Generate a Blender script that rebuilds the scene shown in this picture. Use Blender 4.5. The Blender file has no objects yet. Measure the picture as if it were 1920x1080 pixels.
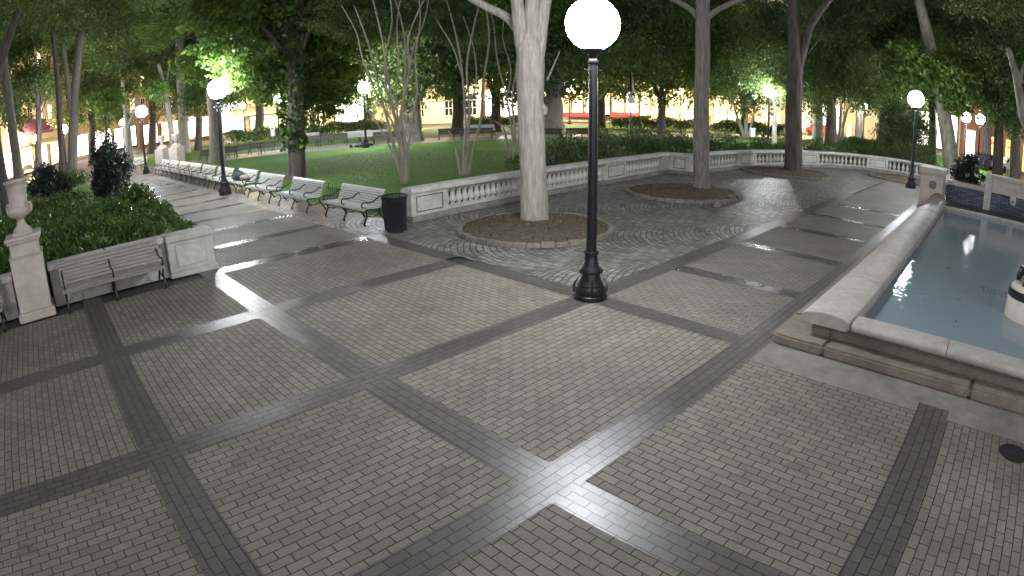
import bpy, bmesh, math, random
import numpy as np
from mathutils import Matrix, Vector

C = bpy.context.scene
COL = C.collection
random.seed(7)
RNG = np.random.default_rng(7)

# ---------------------------------------------------------------- camera
# World axes follow the paving grid: X runs along one band family, Y along the other. Metres.
EYE = 3.05
F, K1, K2 = 1125.857, -0.045874, 0.0744616            # wide lens: theta = r + K1 r^3 + K2 r^4
PITCH, ROLL, YAW = 0.31548, -0.014516, 0.77266


def direc(px, py):
    """World direction seen through pixel (px, py) of the 1920 x 1080 photograph."""
    u, v = (px - 960) / F, (py - 540) / F
    c, s = math.cos(ROLL), math.sin(ROLL)
    u, v = c * u + s * v, -s * u + c * v
    r = math.hypot(u, v) + 1e-12
    th = r * (1 + K1 * r * r + K2 * r ** 3)
    x, dn, fw = math.sin(th) * u / r, math.sin(th) * v / r, math.cos(th)
    cp, sp = math.cos(PITCH), math.sin(PITCH)
    X, Y, Z = x, fw * cp - dn * sp, -(fw * sp + dn * cp)
    cy, sy = math.cos(YAW), math.sin(YAW)
    return Vector((X * cy + Y * sy, -X * sy + Y * cy, Z))


def far(px, py, d):
    """Surveyed point at horizontal distance d behind pixel (px, py)."""
    q = direc(px, py)
    t = d / math.hypot(q.x, q.y)
    return Vector((q.x * t, q.y * t, EYE + q.z * t))


def foot(px, d):
    p = far(px, 260, d)
    return Vector((p.x, p.y, 0))


cam = bpy.data.objects.new('camera', bpy.data.cameras.new('camera'))
COL.objects.link(cam)
C.camera = cam
cd = cam.data
cd.type = 'PANO'
cd.panorama_type = 'FISHEYE_LENS_POLYNOMIAL'
cd.sensor_width = 36
cd.fisheye_fov = math.radians(170)
cd.clip_end = 1500
_m = F * 36 / 1920
cd.fisheye_polynomial_k0 = 0
cd.fisheye_polynomial_k1 = -1 / _m
cd.fisheye_polynomial_k2 = 0
cd.fisheye_polynomial_k3 = -K1 / _m ** 3
cd.fisheye_polynomial_k4 = -K2 / _m ** 4
_c, _s = math.cos(ROLL), math.sin(ROLL)
_rx, _ry, _rz = _c, _s * math.sin(PITCH), _s * math.cos(PITCH)
_right = Vector((_rx * math.cos(YAW) + _ry * math.sin(YAW), -_rx * math.sin(YAW) + _ry * math.cos(YAW), _rz))
_fwd = direc(960, 540)
_M = Matrix((_right, _right.cross(_fwd), -_fwd)).transposed().to_4x4()
_M.translation = (0, 0, EYE)
cam.matrix_world = _M

# ---------------------------------------------------------------- night sky and exposure
W = bpy.data.worlds.new('World')
C.world = W
W.use_nodes = True
_bg = W.node_tree.nodes['Background']
_bg.inputs[0].default_value = (.62, .66, .8, 1)        # low cloud lit by the city
_bg.inputs[1].default_value = .26
# added fill sun from behind the viewpoint, very soft, standing in for city glow
sun = bpy.data.objects.new('city_glow', bpy.data.lights.new('city_glow', 'SUN'))
COL.objects.link(sun)
sun.data.energy = .58
sun.data.angle = math.radians(50)
sun.data.color = (1.0, .97, .92)
sun.rotation_euler = Vector((.55, .62, -.52)).to_track_quat('-Z', 'Y').to_euler()
C.view_settings.view_transform = 'Standard'
C.view_settings.look = 'None'
C.view_settings.exposure = 0
C.view_settings.gamma = 1
try:
    C.cycles.use_denoising = True
    C.cycles.denoiser = 'OPENIMAGEDENOISE'
    C.cycles.max_bounces = 6
    C.cycles.diffuse_bounces = 2
    C.cycles.glossy_bounces = 3
    C.cycles.transmission_bounces = 3
    C.cycles.transparent_max_bounces = 8
    C.cycles.sample_clamp_indirect = 4
    C.cycles.caustics_reflective = False
    C.cycles.caustics_refractive = False
except Exception:
    pass
LAMP = 195          # radiance of a park lamp globe
LAMP_R = .40


# ---------------------------------------------------------------- materials
class N:
    """Small node-tree writer."""

    def __init__(s, name):
        s.m = bpy.data.materials.new(name)
        s.m.use_nodes = True
        s.t = s.m.node_tree
        s.t.nodes.clear()
        s.out = s.n('ShaderNodeOutputMaterial')

    def n(s, typ, **kw):
        nd = s.t.nodes.new(typ)
        for k, v in kw.items():
            if k.startswith('_'):
                setattr(nd, k[1:], v)
            else:
                key = k.replace('__', ' ')
                s.put(nd, int(key[1:]) if key[0] == 'i' and key[1:].isdigit() else key, v)
        return nd

    def put(s, nd, key, v):
        if isinstance(v, tuple) and len(v) == 2 and hasattr(v[0], 'outputs'):
            s.t.links.new(v[0].outputs[v[1]], nd.inputs[key])
        elif hasattr(v, 'outputs'):
            s.t.links.new(v.outputs[0], nd.inputs[key])
        else:
            if isinstance(v, tuple) and len(v) == 3 and nd.inputs[key].type == 'RGBA':
                v = (*v, 1)
            nd.inputs[key].default_value = v

    def math(s, op, a, b=0.0, c=None):
        kw = dict(_operation=op, i0=a, i1=b)
        if c is not None:
            kw['i2'] = c
        return s.n('ShaderNodeMath', **kw)

    def obj(s):
        return (s.n('ShaderNodeTexCoord'), 'Object')

    def geo(s):
        return (s.n('ShaderNodeNewGeometry'), 'Position')

    def noise(s, vec, scale, detail=3.0, rough=.55):
        return s.n('ShaderNodeTexNoise', Vector=vec, Scale=scale, Detail=detail, Roughness=rough)

    def ramp(s, fac, stops):
        r = s.n('ShaderNodeValToRGB', i0=fac)
        e = r.color_ramp.elements
        while len(e) < len(stops):
            e.new(.5)
        for k, (p, c) in zip(e, stops):
            k.position = p
            k.color = (*c, 1) if isinstance(c, tuple) else (c, c, c, 1)
        return r

    def mix(s, fac, a, b, mode='MIX'):
        nd = s.n('ShaderNodeMix', _data_type='RGBA', _blend_type=mode)
        s.put(nd, 0, fac)
        s.put(nd, 6, a)
        s.put(nd, 7, b)
        return (nd, 2)

    def bump(s, h, strength=.4, dist=.01, normal=None):
        nd = s.n('ShaderNodeBump', Strength=strength, Distance=dist, Height=h)
        if normal is not None:
            s.put(nd, 'Normal', normal)
        return nd

    def pbr(s, **kw):
        kw = {k.replace('_', ' '): v for k, v in kw.items()}
        b = s.n('ShaderNodeBsdfPrincipled')
        for k, v in kw.items():
            s.put(b, k, v)
        s.t.links.new(b.outputs[0], s.out.inputs[0])
        return s.m


def brick_mat(name, along_y, c1, c2, mortar, rough, bw=.2, rh=.1, bump=.5, wet=.12, mort=.0055, spec=.5):
    k = N(name)
    vec = k.obj()
    if along_y == 'wall':
        sp = k.n('ShaderNodeSeparateXYZ', Vector=vec)
        vec = k.n('ShaderNodeCombineXYZ', X=(sp, 1), Y=(sp, 2), Z=(sp, 0))
    elif along_y:
        vec = k.n('ShaderNodeMapping', Vector=vec, Rotation=(0, 0, math.pi / 2))
    wob = k.noise(vec, 3.0, 2)
    off = k.n('ShaderNodeVectorMath', _operation='MULTIPLY_ADD', i0=(wob, 'Color'), i1=(.008, .008, 0), i2=vec)
    b = k.n('ShaderNodeTexBrick', Vector=off, Color1=c1, Color2=c2, Mortar=mortar, Scale=1.0)
    b.inputs['Mortar Size'].default_value = mort
    b.inputs['Mortar Smooth'].default_value = .25
    b.inputs['Bias'].default_value = 0
    b.inputs['Brick Width'].default_value = bw
    b.inputs['Row Height'].default_value = rh
    big = k.noise(vec, .55, 4, .6)
    stain = k.ramp(big, [(.3, .8), (.7, 1.12)])
    fine = k.ramp(k.noise(vec, 38, 2), [(.3, .86), (.7, 1.12)])
    col = k.mix(1.0, (b, 'Color'), stain, 'MULTIPLY')
    col = k.mix(1.0, col, fine, 'MULTIPLY')
    # odd dark or reddish brick
    cell = k.n('ShaderNodeTexVoronoi', Vector=vec, Scale=5.2)
    odd = k.ramp((cell, 'Color'), [(.05, 1.0), (.16, 0.0)])
    col = k.mix(k.math('MULTIPLY', (odd, 0), .4), col, (.11, .082, .062))
    gum = k.n('ShaderNodeTexVoronoi', Vector=k.n('ShaderNodeMapping', Vector=k.obj(), Location=(3.3, 1.7, 0)), Scale=1.7)
    gumf = k.ramp((gum, 'Distance'), [(.02, 1.0), (.035, 0.0)])
    col = k.mix(k.math('MULTIPLY', (gumf, 0), .55), col, (.035, .033, .03))
    grime = k.ramp(k.noise(k.obj(), .23, 6, .68), [(.5, 0.0), (.72, .5)])
    col = k.mix(grime, col, (.075, .066, .05))
    wetn = k.noise(vec, .8, 2, .5)
    rg = k.n('ShaderNodeMapRange', Value=wetn)
    rg.inputs[1].default_value, rg.inputs[2].default_value = .25, .75
    rg.inputs[3].default_value, rg.inputs[4].default_value = rough - wet, rough + wet
    b2 = k.n('ShaderNodeTexBrick', Vector=off, Color1=(0, 0, 0), Color2=(1, 1, 1), Mortar=(.5, .5, .5), Scale=1.0)
    for nm_, v_ in (('Mortar Size', mort), ('Mortar Smooth', .1), ('Bias', 0), ('Brick Width', bw), ('Row Height', rh)):
        b2.inputs[nm_].default_value = v_
    uneven = k.math('ADD', k.math('MULTIPLY', k.noise(vec, 9, 4), .45), k.math('MULTIPLY', (b2, 'Color'), .7))
    h = k.math('SUBTRACT', uneven, (b, 'Fac'))
    return k.pbr(Base_Color=col, Roughness=rg, Normal=k.bump(h, bump, .008), Specular_IOR_Level=spec)


M = {}
FIELD1, FIELD2, FIELDM = (.252, .231, .184), (.2, .183, .146), (.02, .018, .015)
M['brick_x'] = brick_mat('tan_brick_rows_x', False, FIELD1, FIELD2, FIELDM, .7, wet=.08, spec=.35)
M['brick_y'] = brick_mat('tan_brick_rows_y', True, FIELD1, FIELD2, FIELDM, .7, wet=.08, spec=.35)
BAND1, BAND2, BANDM = (.125, .118, .103), (.095, .089, .078), (.014, .014, .013)
M['band_x'] = brick_mat('dark_paver_band_x', False, BAND1, BAND2, BANDM, .385, wet=.05, bump=.6, mort=.006, spec=.65)
M['band_y'] = brick_mat('dark_paver_band_y', True, BAND1, BAND2, BANDM, .385, wet=.05, bump=.6, mort=.006, spec=.65)
M['wet_x'] = brick_mat('wet_paver_band_x', False, BAND1, BAND2, BANDM, .27, wet=.04, bump=.5, mort=.006, spec=.7)
M['wet_y'] = brick_mat('wet_paver_band_y', True, BAND1, BAND2, BANDM, .27, wet=.04, bump=.5, mort=.006, spec=.7)
M['brick_wet'] = brick_mat('damp_brick_rows', True, (.23, .213, .174), (.182, .168, .138), FIELDM, .66, wet=.08, spec=.4)
M['slate'] = brick_mat('stacked_slate', 'wall', (.22, .25, .36), (.06, .07, .11), (.01, .011, .015), .4, bw=.34, rh=.06,
                       bump=1.0, wet=.12, mort=.013)


def cobble_mat():
    k = N('granite_setts_in_fans')
    vec = k.obj()
    wob = k.noise(vec, 2.2, 2)
    vec = k.n('ShaderNodeVectorMath', _operation='MULTIPLY_ADD', i0=(wob, 'Color'), i1=(.05, .05, 0), i2=vec)
    rot = k.n('ShaderNodeMapping', Vector=vec, Rotation=(0, 0, math.radians(-52)))
    sep = k.n('ShaderNodeSeparateXYZ', Vector=rot)
    Wd, R = 3.4, 2.1
    u = k.math('SUBTRACT', k.math('MODULO', k.math('ADD', (sep, 0), 520.0), Wd), Wd / 2)
    root = k.math('SQRT', k.math('MAXIMUM', k.math('SUBTRACT', R * R, k.math('MULTIPLY', u, u)), .01))
    yy = k.math('SUBTRACT', (sep, 1), root)
    al = k.math('MULTIPLY', k.math('ARCSINE', k.math('DIVIDE', u, R)), R)
    cmb = k.n('ShaderNodeCombineXYZ', X=al, Y=yy)
    b = k.n('ShaderNodeTexBrick', Vector=cmb, Color1=(.34, .33, .29), Color2=(.15, .148, .138), Mortar=(.008, .008, .008), Scale=1.0)
    b.inputs['Mortar Size'].default_value = .014
    b.inputs['Mortar Smooth'].default_value = .6
    b.inputs['Brick Width'].default_value = .25
    b.inputs['Row Height'].default_value = .135
    col = k.mix(1.0, (b, 'Color'), k.ramp(k.noise(vec, .7, 4), [(.3, .7), (.7, 1.2)]), 'MULTIPLY')
    col = k.mix(1.0, col, k.ramp(k.noise(vec, 24, 3), [(.3, .8), (.7, 1.15)]), 'MULTIPLY')
    tilt = k.noise(vec, 5.5, 3)
    h = k.math('SUBTRACT', k.math('MULTIPLY', tilt, 1.1), (b, 'Fac'))
    return k.pbr(Base_Color=col, Roughness=.42, Normal=k.bump(h, 1.0, .05), Specular_IOR_Level=.5)


M['cobble'] = cobble_mat()


def noisy(name, c1, c2, scale=6.0, rough=.7, bump=.25, dist=.01, detail=5, stretch=None, c3=None, spec=.5, wash=None):
    k = N(name)
    vec = k.obj()
    if stretch:
        vec = k.n('ShaderNodeMapping', Vector=vec, Scale=stretch)
    n1 = k.noise(vec, scale, detail, .62)
    stops = [(.32, c1), (.68, c2)] if c3 is None else [(.28, c1), (.55, c2), (.75, c3)]
    col = k.ramp(n1, stops)
    if wash:
        n2 = k.noise(k.obj(), wash[0], 4, .65)
        col = k.mix(k.ramp(n2, [(.45, 0.0), (.7, wash[2])]), col, wash[1])
    return k.pbr(Base_Color=col, Roughness=rough, Normal=k.bump(n1, bump, dist), Specular_IOR_Level=spec)


M['limestone'] = noisy('weathered_limestone', (.50, .49, .45), (.68, .67, .62), 5, .75, .2, .006, wash=(1.6, (.3, .285, .24), .5))
M['warm_stone'] = noisy('warm_granite', (.18, .152, .116), (.27, .23, .182), 7, .6, .18, .005, wash=(1.3, (.12, .1, .076), .75))
M['pale_stone'] = noisy('pale_granite_coping', (.37, .342, .297), (.48, .45, .40), 8, .6, .15, .004, wash=(1.5, (.25, .235, .21), .6))
M['urn_stone'] = noisy('cream_stone', (.5, .445, .38), (.62, .56, .49), 5, .7, .15, .005, wash=(2.2, (.33, .285, .23), .55))
M['concrete'] = noisy('worn_concrete', (.2, .185, .155), (.29, .27, .23), 4, .6, .2, .004, wash=(.9, (.11, .1, .085), .7))
M['base_stone'] = noisy('damp_grey_base_stone', (.2, .195, .18), (.34, .33, .3), 6, .7, .25, .006, wash=(1.9, (.12, .115, .1), .6))
M['groove_shade'] = noisy('painted_groove_shade', (.07, .065, .055), (.13, .12, .1), 12, .9, .1)  # dark colour stands in for shade in the pier panel grooves
M['soil'] = noisy('tree_bed_soil', (.048, .04, .026), (.14, .115, .072), 11, .95, .9, .03, 8)
M['asphalt'] = noisy('asphalt', (.04, .04, .042), (.06, .06, .062), 20, .5, .3, .004)
M['far_path'] = noisy('far_concrete_path', (.17, .165, .15), (.25, .24, .22), 2, .6, .1, .004)
M['bark'] = noisy('grey_bark', (.23, .215, .178), (.44, .42, .365), 15, .85, .8, .025, 6, (1, 1, .16), spec=.2)
M['bark_mid'] = noisy('grey_brown_bark', (.13, .118, .1), (.27, .25, .215), 15, .85, .8, .025, 6, (1, 1, .16), spec=.2)
M['bark_dark'] = noisy('dark_bark', (.055, .047, .042), (.15, .13, .112), 9, .85, 1.0, .04, 6, (1, 1, .13), spec=.2)
M['bark_plane'] = noisy('plane_tree_bark', (.17, .155, .11), (.42, .40, .32), 4, .8, .4, .02, 5, (1, 1, .35), spec=.2)
M['bark_myrtle'] = noisy('crape_myrtle_bark', (.27, .235, .19), (.46, .41, .34), 8, .75, .3, .01, 4, (1, 1, .2), spec=.2)
M['iron'] = noisy('black_painted_iron', (.010, .010, .012), (.022, .022, .026), 14, .34, .08, .003)
M['can_metal'] = noisy('dark_blue_black_steel', (.010, .010, .014), (.02, .02, .025), 9, .4, .1, .002)
M['white_paint'] = noisy('white_painted_slats', (.66, .67, .66), (.82, .83, .81), 16, .42, .1, .002, wash=(4, (.45, .44, .4), .5))
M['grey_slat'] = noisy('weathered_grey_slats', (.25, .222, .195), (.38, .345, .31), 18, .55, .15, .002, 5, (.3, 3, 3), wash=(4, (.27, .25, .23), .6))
M['dark_slat'] = noisy('dark_grey_slats', (.1, .095, .095), (.16, .15, .15), 12, .55, .1, .002)  # far bench slats, one dark grey tone
M['sett'] = noisy('granite_sett_edging', (.14, .128, .105), (.27, .25, .21), 8, .7, .5, .012)
M['floor_blue'] = noisy('blue_painted_pool_floor', (.60, .73, .78), (.66, .78, .82), 3.5, .6, .1, .004, wash=(.8, (.44, .56, .61), .5))
M['bronze'] = noisy('black_bronze', (.012, .012, .014), (.03, .03, .032), 12, .25, .2, .004)
M['skin'] = noisy('skin', (.42, .28, .21), (.46, .31, .24), 10, .5, .02)
M['denim'] = noisy('blue_cloth', (.035, .075, .19), (.05, .1, .24), 20, .9, .2)
M['dark_cloth'] = noisy('dark_cloth', (.012, .012, .016), (.025, .025, .03), 20, .9, .2)
M['orange_cloth'] = noisy('orange_cloth', (.7, .12, .05), (.75, .16, .07), 20, .8, .2)
M['white_cloth'] = noisy('white_cloth', (.6, .6, .6), (.7, .7, .7), 20, .8, .2)
M['hair'] = noisy('dark_hair', (.015, .01, .008), (.03, .02, .015), 30, .6, .3)
M['bag'] = noisy('dark_grey_bag_cloth', (.03, .03, .04), (.07, .07, .085), 12, .8, .6, .02)
M['tan_cloth'] = noisy('tan_bundle_cloth', (.3, .25, .19), (.4, .34, .27), 10, .85, .6, .02)
M['sign_white'] = noisy('white_sign_board', (.72, .73, .74), (.78, .79, .8), 10, .5, .02)
M['red_paint'] = noisy('red_car_paint', (.4, .03, .03), (.45, .04, .04), 5, .25, .02)
M['car_dark'] = noisy('dark_car_paint', (.02, .02, .028), (.03, .03, .04), 5, .2, .02)
M['rubber'] = noisy('rubber', (.012, .012, .012), (.02, .02, .02), 20, .8, .1)
M['dark_glass'] = noisy('dark_glass', (.008, .01, .013), (.014, .016, .02), 3, .08, .0)
M['cream_wall'] = noisy('cream_facade_stone', (.46, .39, .27), (.56, .48, .34), 1.2, .8, .1, .01)
M['buff_wall'] = noisy('buff_facade_stone', (.42, .34, .22), (.54, .44, .28), 1.0, .8, .1, .01)
M['red_brick'] = noisy('red_brown_brick', (.2, .09, .06), (.28, .13, .085), 3, .85, .2, .01)
M['trim'] = noisy('pale_trim', (.5, .46, .38), (.6, .55, .46), 3, .7, .1)
M['awning_purple'] = noisy('plum_awning', (.12, .03, .07), (.16, .045, .1), 4, .8, .1)
M['awning_red'] = noisy('red_canvas', (.45, .04, .05), (.5, .05, .06), 4, .8, .1)
M['awning_cream'] = noisy('cream_canvas', (.62, .56, .42), (.7, .63, .48), 4, .8, .1)


def grass_mat():
    k = N('lawn_grass')
    v = k.obj()
    n1 = k.noise(v, .35, 4)
    n2 = k.noise(k.n('ShaderNodeMapping', Vector=v, Scale=(1, 1, 1)), 14, 6, .7)
    col = k.mix(k.ramp(n1, [(.35, 0.0), (.7, 1.0)]), (.09, .215, .03), (.135, .275, .05))
    col = k.mix(k.ramp(n2, [(.3, 0.0), (.7, .75)]), col, (.04, .085, .018))
    return k.pbr(Base_Color=col, Roughness=.85, Normal=k.bump(n2, 1.0, .04), Specular_IOR_Level=.25)


M['grass'] = grass_mat()


def leaf_mat(name, dark, mid, light, trans=.35, rough=.5):
    k = N(name)
    a = k.n('ShaderNodeAttribute')
    a.attribute_name = 'tint'
    col = k.ramp((a, 'Fac'), [(.0, dark), (.55, mid), (1.0, light)])
    b = k.n('ShaderNodeBsdfPrincipled')
    k.put(b, 'Base Color', col)
    k.put(b, 'Roughness', rough)
    k.put(b, 'Specular IOR Level', .35)
    t = k.n('ShaderNodeBsdfTranslucent', Color=k.mix(.35, (col, 0), (.16, .26, .02)))
    mx = k.n('ShaderNodeMixShader', i0=trans, i1=b, i2=t)
    k.t.links.new(mx.outputs[0], k.out.inputs[0])
    return k.m


M['leaf'] = leaf_mat('broad_leaves', (.065, .1, .04), (.135, .195, .068), (.21, .28, .1), .42)
M['leaf_bright'] = leaf_mat('maple_leaves', (.06, .115, .028), (.12, .205, .045), (.18, .28, .065), .45)
M['leaf_hedge'] = leaf_mat('laurel_leaves', (.028, .058, .014), (.072, .14, .032), (.16, .25, .07), .2, .34)
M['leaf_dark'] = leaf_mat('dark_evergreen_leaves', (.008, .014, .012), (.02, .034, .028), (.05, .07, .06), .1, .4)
M['leaf_ivy'] = leaf_mat('ivy_leaves', (.02, .05, .014), (.05, .11, .026), (.12, .22, .045), .3, .4)
M['leaf_grass'] = leaf_mat('grass_blades', (.075, .16, .026), (.105, .21, .038), (.15, .27, .055), .3, .6)
M['leaf_shrub'] = leaf_mat('azalea_leaves', (.045, .08, .03), (.1, .15, .055), (.18, .24, .1), .2, .5)
M['blossom'] = leaf_mat('white_blossom', (.4, .36, .3), (.6, .56, .5), (.75, .72, .66), .3, .6)
M['leaf_litter'] = leaf_mat('dry_leaves', (.06, .04, .02), (.16, .11, .05), (.3, .24, .12), .1, .7)


def emit(name, col, strength):
    k = N(name)
    e = k.n('ShaderNodeEmission', Color=col, Strength=strength)
    k.t.links.new(e.outputs[0], k.out.inputs[0])
    return k.m


M['globe'] = emit('lit_white_globe', (.93, .96, 1.0), LAMP)
M['globe_far'] = emit('lit_white_globe_far', (.93, .96, 1.0), LAMP * 2.2)
M['globe_path'] = emit('lit_white_globe_path', (.93, .96, 1.0), LAMP * 1.35)
M['globe_warm'] = emit('lit_warm_globe', (1.0, .78, .48), LAMP * 4.5)
M['head_light'] = emit('car_lamp', (1, .95, .85), 30)


def shop_mat(name, col, strength, col2, scale=1.4):
    """A lit shop window: bright room with shelves and darker furniture seen through the glass."""
    k = N(name)
    v = k.geo()
    b = k.n('ShaderNodeTexVoronoi', Vector=k.n('ShaderNodeMapping', Vector=v, Scale=(1, 1, 1.5)), Scale=scale)
    f = k.ramp((b, 'Color'), [(.15, 0.0), (.4, 1.0)])
    c = k.mix((f, 0), col2, col)
    e = k.n('ShaderNodeEmission', Color=c, Strength=strength)
    g = k.n('ShaderNodeBsdfGlossy', Color=(.8, .8, .8), Roughness=.05)
    mx = k.n('ShaderNodeMixShader', i0=.06, i1=e, i2=g)
    k.t.links.new(mx.outputs[0], k.out.inputs[0])
    return k.m


M['shop_white'] = shop_mat('lit_shop_white', (1, .93, .86), 5.0, (.7, .55, .4))
M['shop_warm'] = shop_mat('lit_shop_amber', (1, .76, .4), 4.5, (.55, .25, .08))
M['shop_orange'] = shop_mat('lit_arch_orange', (1, .55, .2), 2.6, (.6, .16, .05))
M['win_lit'] = shop_mat('lit_room', (1, .78, .5), 2.6, (.5, .3, .15))


def water_mat():
    k = N('still_pool_water')
    n = k.noise(k.obj(), 5, 4)
    bp = k.bump(n, .4, .014)
    tr = k.n('ShaderNodeBsdfTransparent', Color=(.90, .97, 1.0))
    gl = k.n('ShaderNodeBsdfGlossy', Color=(1, 1, 1), Roughness=.05, Normal=bp)
    fr = k.n('ShaderNodeFresnel', IOR=1.36, Normal=bp)
    milk = k.n('ShaderNodeBsdfDiffuse', Color=(.5, .635, .70))
    body = k.n('ShaderNodeMixShader', i0=.45, i1=tr, i2=milk)
    mx = k.n('ShaderNodeMixShader', i0=fr, i1=body, i2=gl)
    k.t.links.new(mx.outputs[0], k.out.inputs[0])
    return k.m


M['water'] = water_mat()


# ---------------------------------------------------------------- mesh building
class MB:
    def __init__(s):
        s.v, s.f, s.mi = [], [], []
        s.cur = 0

    def add(s, vs, fs):
        o = len(s.v)
        s.v += [tuple(p) for p in vs]
        for f in fs:
            s.f.append(tuple(i + o for i in f))
            s.mi.append(s.cur)
        return s

    def box(s, x0, y0, z0, x1, y1, z1):
        if x0 > x1: x0, x1 = x1, x0
        if y0 > y1: y0, y1 = y1, y0
        v = [(x0, y0, z0), (x1, y0, z0), (x1, y1, z0), (x0, y1, z0), (x0, y0, z1), (x1, y0, z1), (x1, y1, z1), (x0, y1, z1)]
        return s.add(v, [(0, 3, 2, 1), (4, 5, 6, 7), (0, 1, 5, 4), (1, 2, 6, 5), (2, 3, 7, 6), (3, 0, 4, 7)])

    def obox(s, a, b, w, z0, z1, shift=0.0):
        """Box standing on the segment a-b (2-D), w thick, shifted to its left."""
        a, b = Vector(a[:2]), Vector(b[:2])
        d = (b - a).normalized()
        n = Vector((-d.y, d.x))
        q = [a + n * (shift - w / 2), b + n * (shift - w / 2), b + n * (shift + w / 2), a + n * (shift + w / 2)]
        return s.add([(*p, z0) for p in q] + [(*p, z1) for p in q],
                     [(0, 3, 2, 1), (4, 5, 6, 7), (0, 1, 5, 4), (1, 2, 6, 5), (2, 3, 7, 6), (3, 0, 4, 7)])

    def lathe(s, prof, at=(0, 0, 0), n=20, rx=1.0, ry=1.0):
        vs, fs = [], []
        for r, z in prof:
            for i in range(n):
                t = 2 * math.pi * i / n
                vs.append((at[0] + r * rx * math.cos(t), at[1] + r * ry * math.sin(t), at[2] + z))
        for j in range(len(prof) - 1):
            for i in range(n):
                fs.append((j * n + i, j * n + (i + 1) % n, (j + 1) * n + (i + 1) % n, (j + 1) * n + i))
        fs.append(tuple(range(n))[::-1])
        fs.append(tuple((len(prof) - 1) * n + i for i in range(n)))
        return s.add(vs, fs)

    def tube(s, pts, rad, n=8, wob=0.0, seed=0, cap=True):
        pts = [Vector(p) for p in pts]
        if not isinstance(rad, (list, tuple)):
            rad = [rad] * len(pts)
        rnd = random.Random(seed)
        ph = [rnd.random() * 6.28 for _ in range(6)]
        vs, fs = [], []
        ref = None
        for j, p in enumerate(pts):
            t = (pts[min(j + 1, len(pts) - 1)] - pts[max(j - 1, 0)])
            t = t.normalized() if t.length > 1e-9 else Vector((0, 0, 1))
            if ref is None:
                ref = Vector((1, 0, 0)) if abs(t.x) < .8 else Vector((0, 1, 0))
            u = (ref - t * ref.dot(t)).normalized()
            ref = u
            w = t.cross(u)
            for i in range(n):
                a = 2 * math.pi * i / n
                k = 1 + wob * (math.sin(3 * a + ph[0] + j * .4) * .5 + math.sin(5 * a + ph[1] - j * .7) * .35 + math.sin(2 * a + ph[2] + j * .9) * .4)
                vs.append(p + (u * math.cos(a) + w * math.sin(a)) * rad[j] * k)
        m = len(pts)
        for j in range(m - 1):
            for i in range(n):
                fs.append((j * n + i, j * n + (i + 1) % n, (j + 1) * n + (i + 1) % n, (j + 1) * n + i))
        if cap:
            fs.append(tuple(range(n))[::-1])
            fs.append(tuple((m - 1) * n + i for i in range(n)))
        return s.add(vs, fs)

    def poly(s, pts, z):
        return s.add([(p[0], p[1], z) for p in pts], [tuple(range(len(pts)))])

    def prism(s, pts, z0, z1):
        n = len(pts)
        return s.add([(p[0], p[1], z0) for p in pts] + [(p[0], p[1], z1) for p in pts],
                     [tuple(range(n))[::-1], tuple(range(n, 2 * n))] + [(i, (i + 1) % n, n + (i + 1) % n, n + i) for i in range(n)])

    def extrude(s, prof, a, b):
        """Closed profile [(out, z)...] swept from a to b (2-D); 'out' is to the left of a->b."""
        a, b = Vector(a[:2]), Vector(b[:2])
        d = (b - a).normalized()
        nn = Vector((-d.y, d.x))
        n = len(prof)
        vs = [(*(a + nn * o), z) for o, z in prof] + [(*(b + nn * o), z) for o, z in prof]
        return s.add(vs, [tuple(range(n))[::-1], tuple(range(n, 2 * n))] + [(i, (i + 1) % n, n + (i + 1) % n, n + i) for i in range(n)])

    def build(s, name, mats, parent=None, smooth=False, bevel=0, loc=None, fix=True):
        me = bpy.data.meshes.new(name)
        me.from_pydata(s.v, [], s.f)
        if not isinstance(mats, (list, tuple)):
            mats = [mats]
        for m in mats:
            me.materials.append(m)
        if len(mats) > 1:
            me.polygons.foreach_set('material_index', s.mi)
        if fix:
            bm = bmesh.new()
            bm.from_mesh(me)
            bmesh.ops.recalc_face_normals(bm, faces=bm.faces[:])
            if bevel:
                es = [e for e in bm.edges if len(e.link_faces) == 2 and e.calc_face_angle(0) > .6]
                bmesh.ops.bevel(bm, geom=es, offset=bevel, segments=2, affect='EDGES', clamp_overlap=True)
            bm.to_mesh(me)
            bm.free()
        if smooth:
            me.polygons.foreach_set('use_smooth', [True] * len(me.polygons))
            if smooth == 'auto':
                try:
                    me.set_sharp_from_angle(angle=math.radians(42))
                except Exception:
                    pass
        me.update()
        o = bpy.data.objects.new(name, me)
        COL.objects.link(o)
        if parent is not None:
            o.parent = parent
        if loc is not None:
            o.location = loc
        return o


def tag(o, label, cat, group=None, kind=None):
    if label: o['label'] = label
    if cat: o['category'] = cat
    if group: o['group'] = group
    if kind: o['kind'] = kind
    return o


def thing(name, label, cat, loc=(0, 0, 0), rz=0.0, group=None):
    o = bpy.data.objects.new(name, None)
    o.empty_display_size = .2
    COL.objects.link(o)
    o.location = loc
    o.rotation_euler = (0, 0, rz)
    return tag(o, label, cat, group)


def struct(o):
    o['kind'] = 'structure'
    return o


def dup(root, label, loc, rz=0.0, scale=1.0, group=None):
    r = root.copy()
    COL.objects.link(r)
    r.location = loc
    r.rotation_euler = (0, 0, rz)
    r.scale = (scale,) * 3 if not isinstance(scale, tuple) else scale
    r['label'] = label
    if group: r['group'] = group
    for ch in list(root.children):
        c = ch.copy()
        COL.objects.link(c)
        c.parent = r
        for g in list(ch.children):
            d = g.copy()
            COL.objects.link(d)
            d.parent = c
    return r


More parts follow.
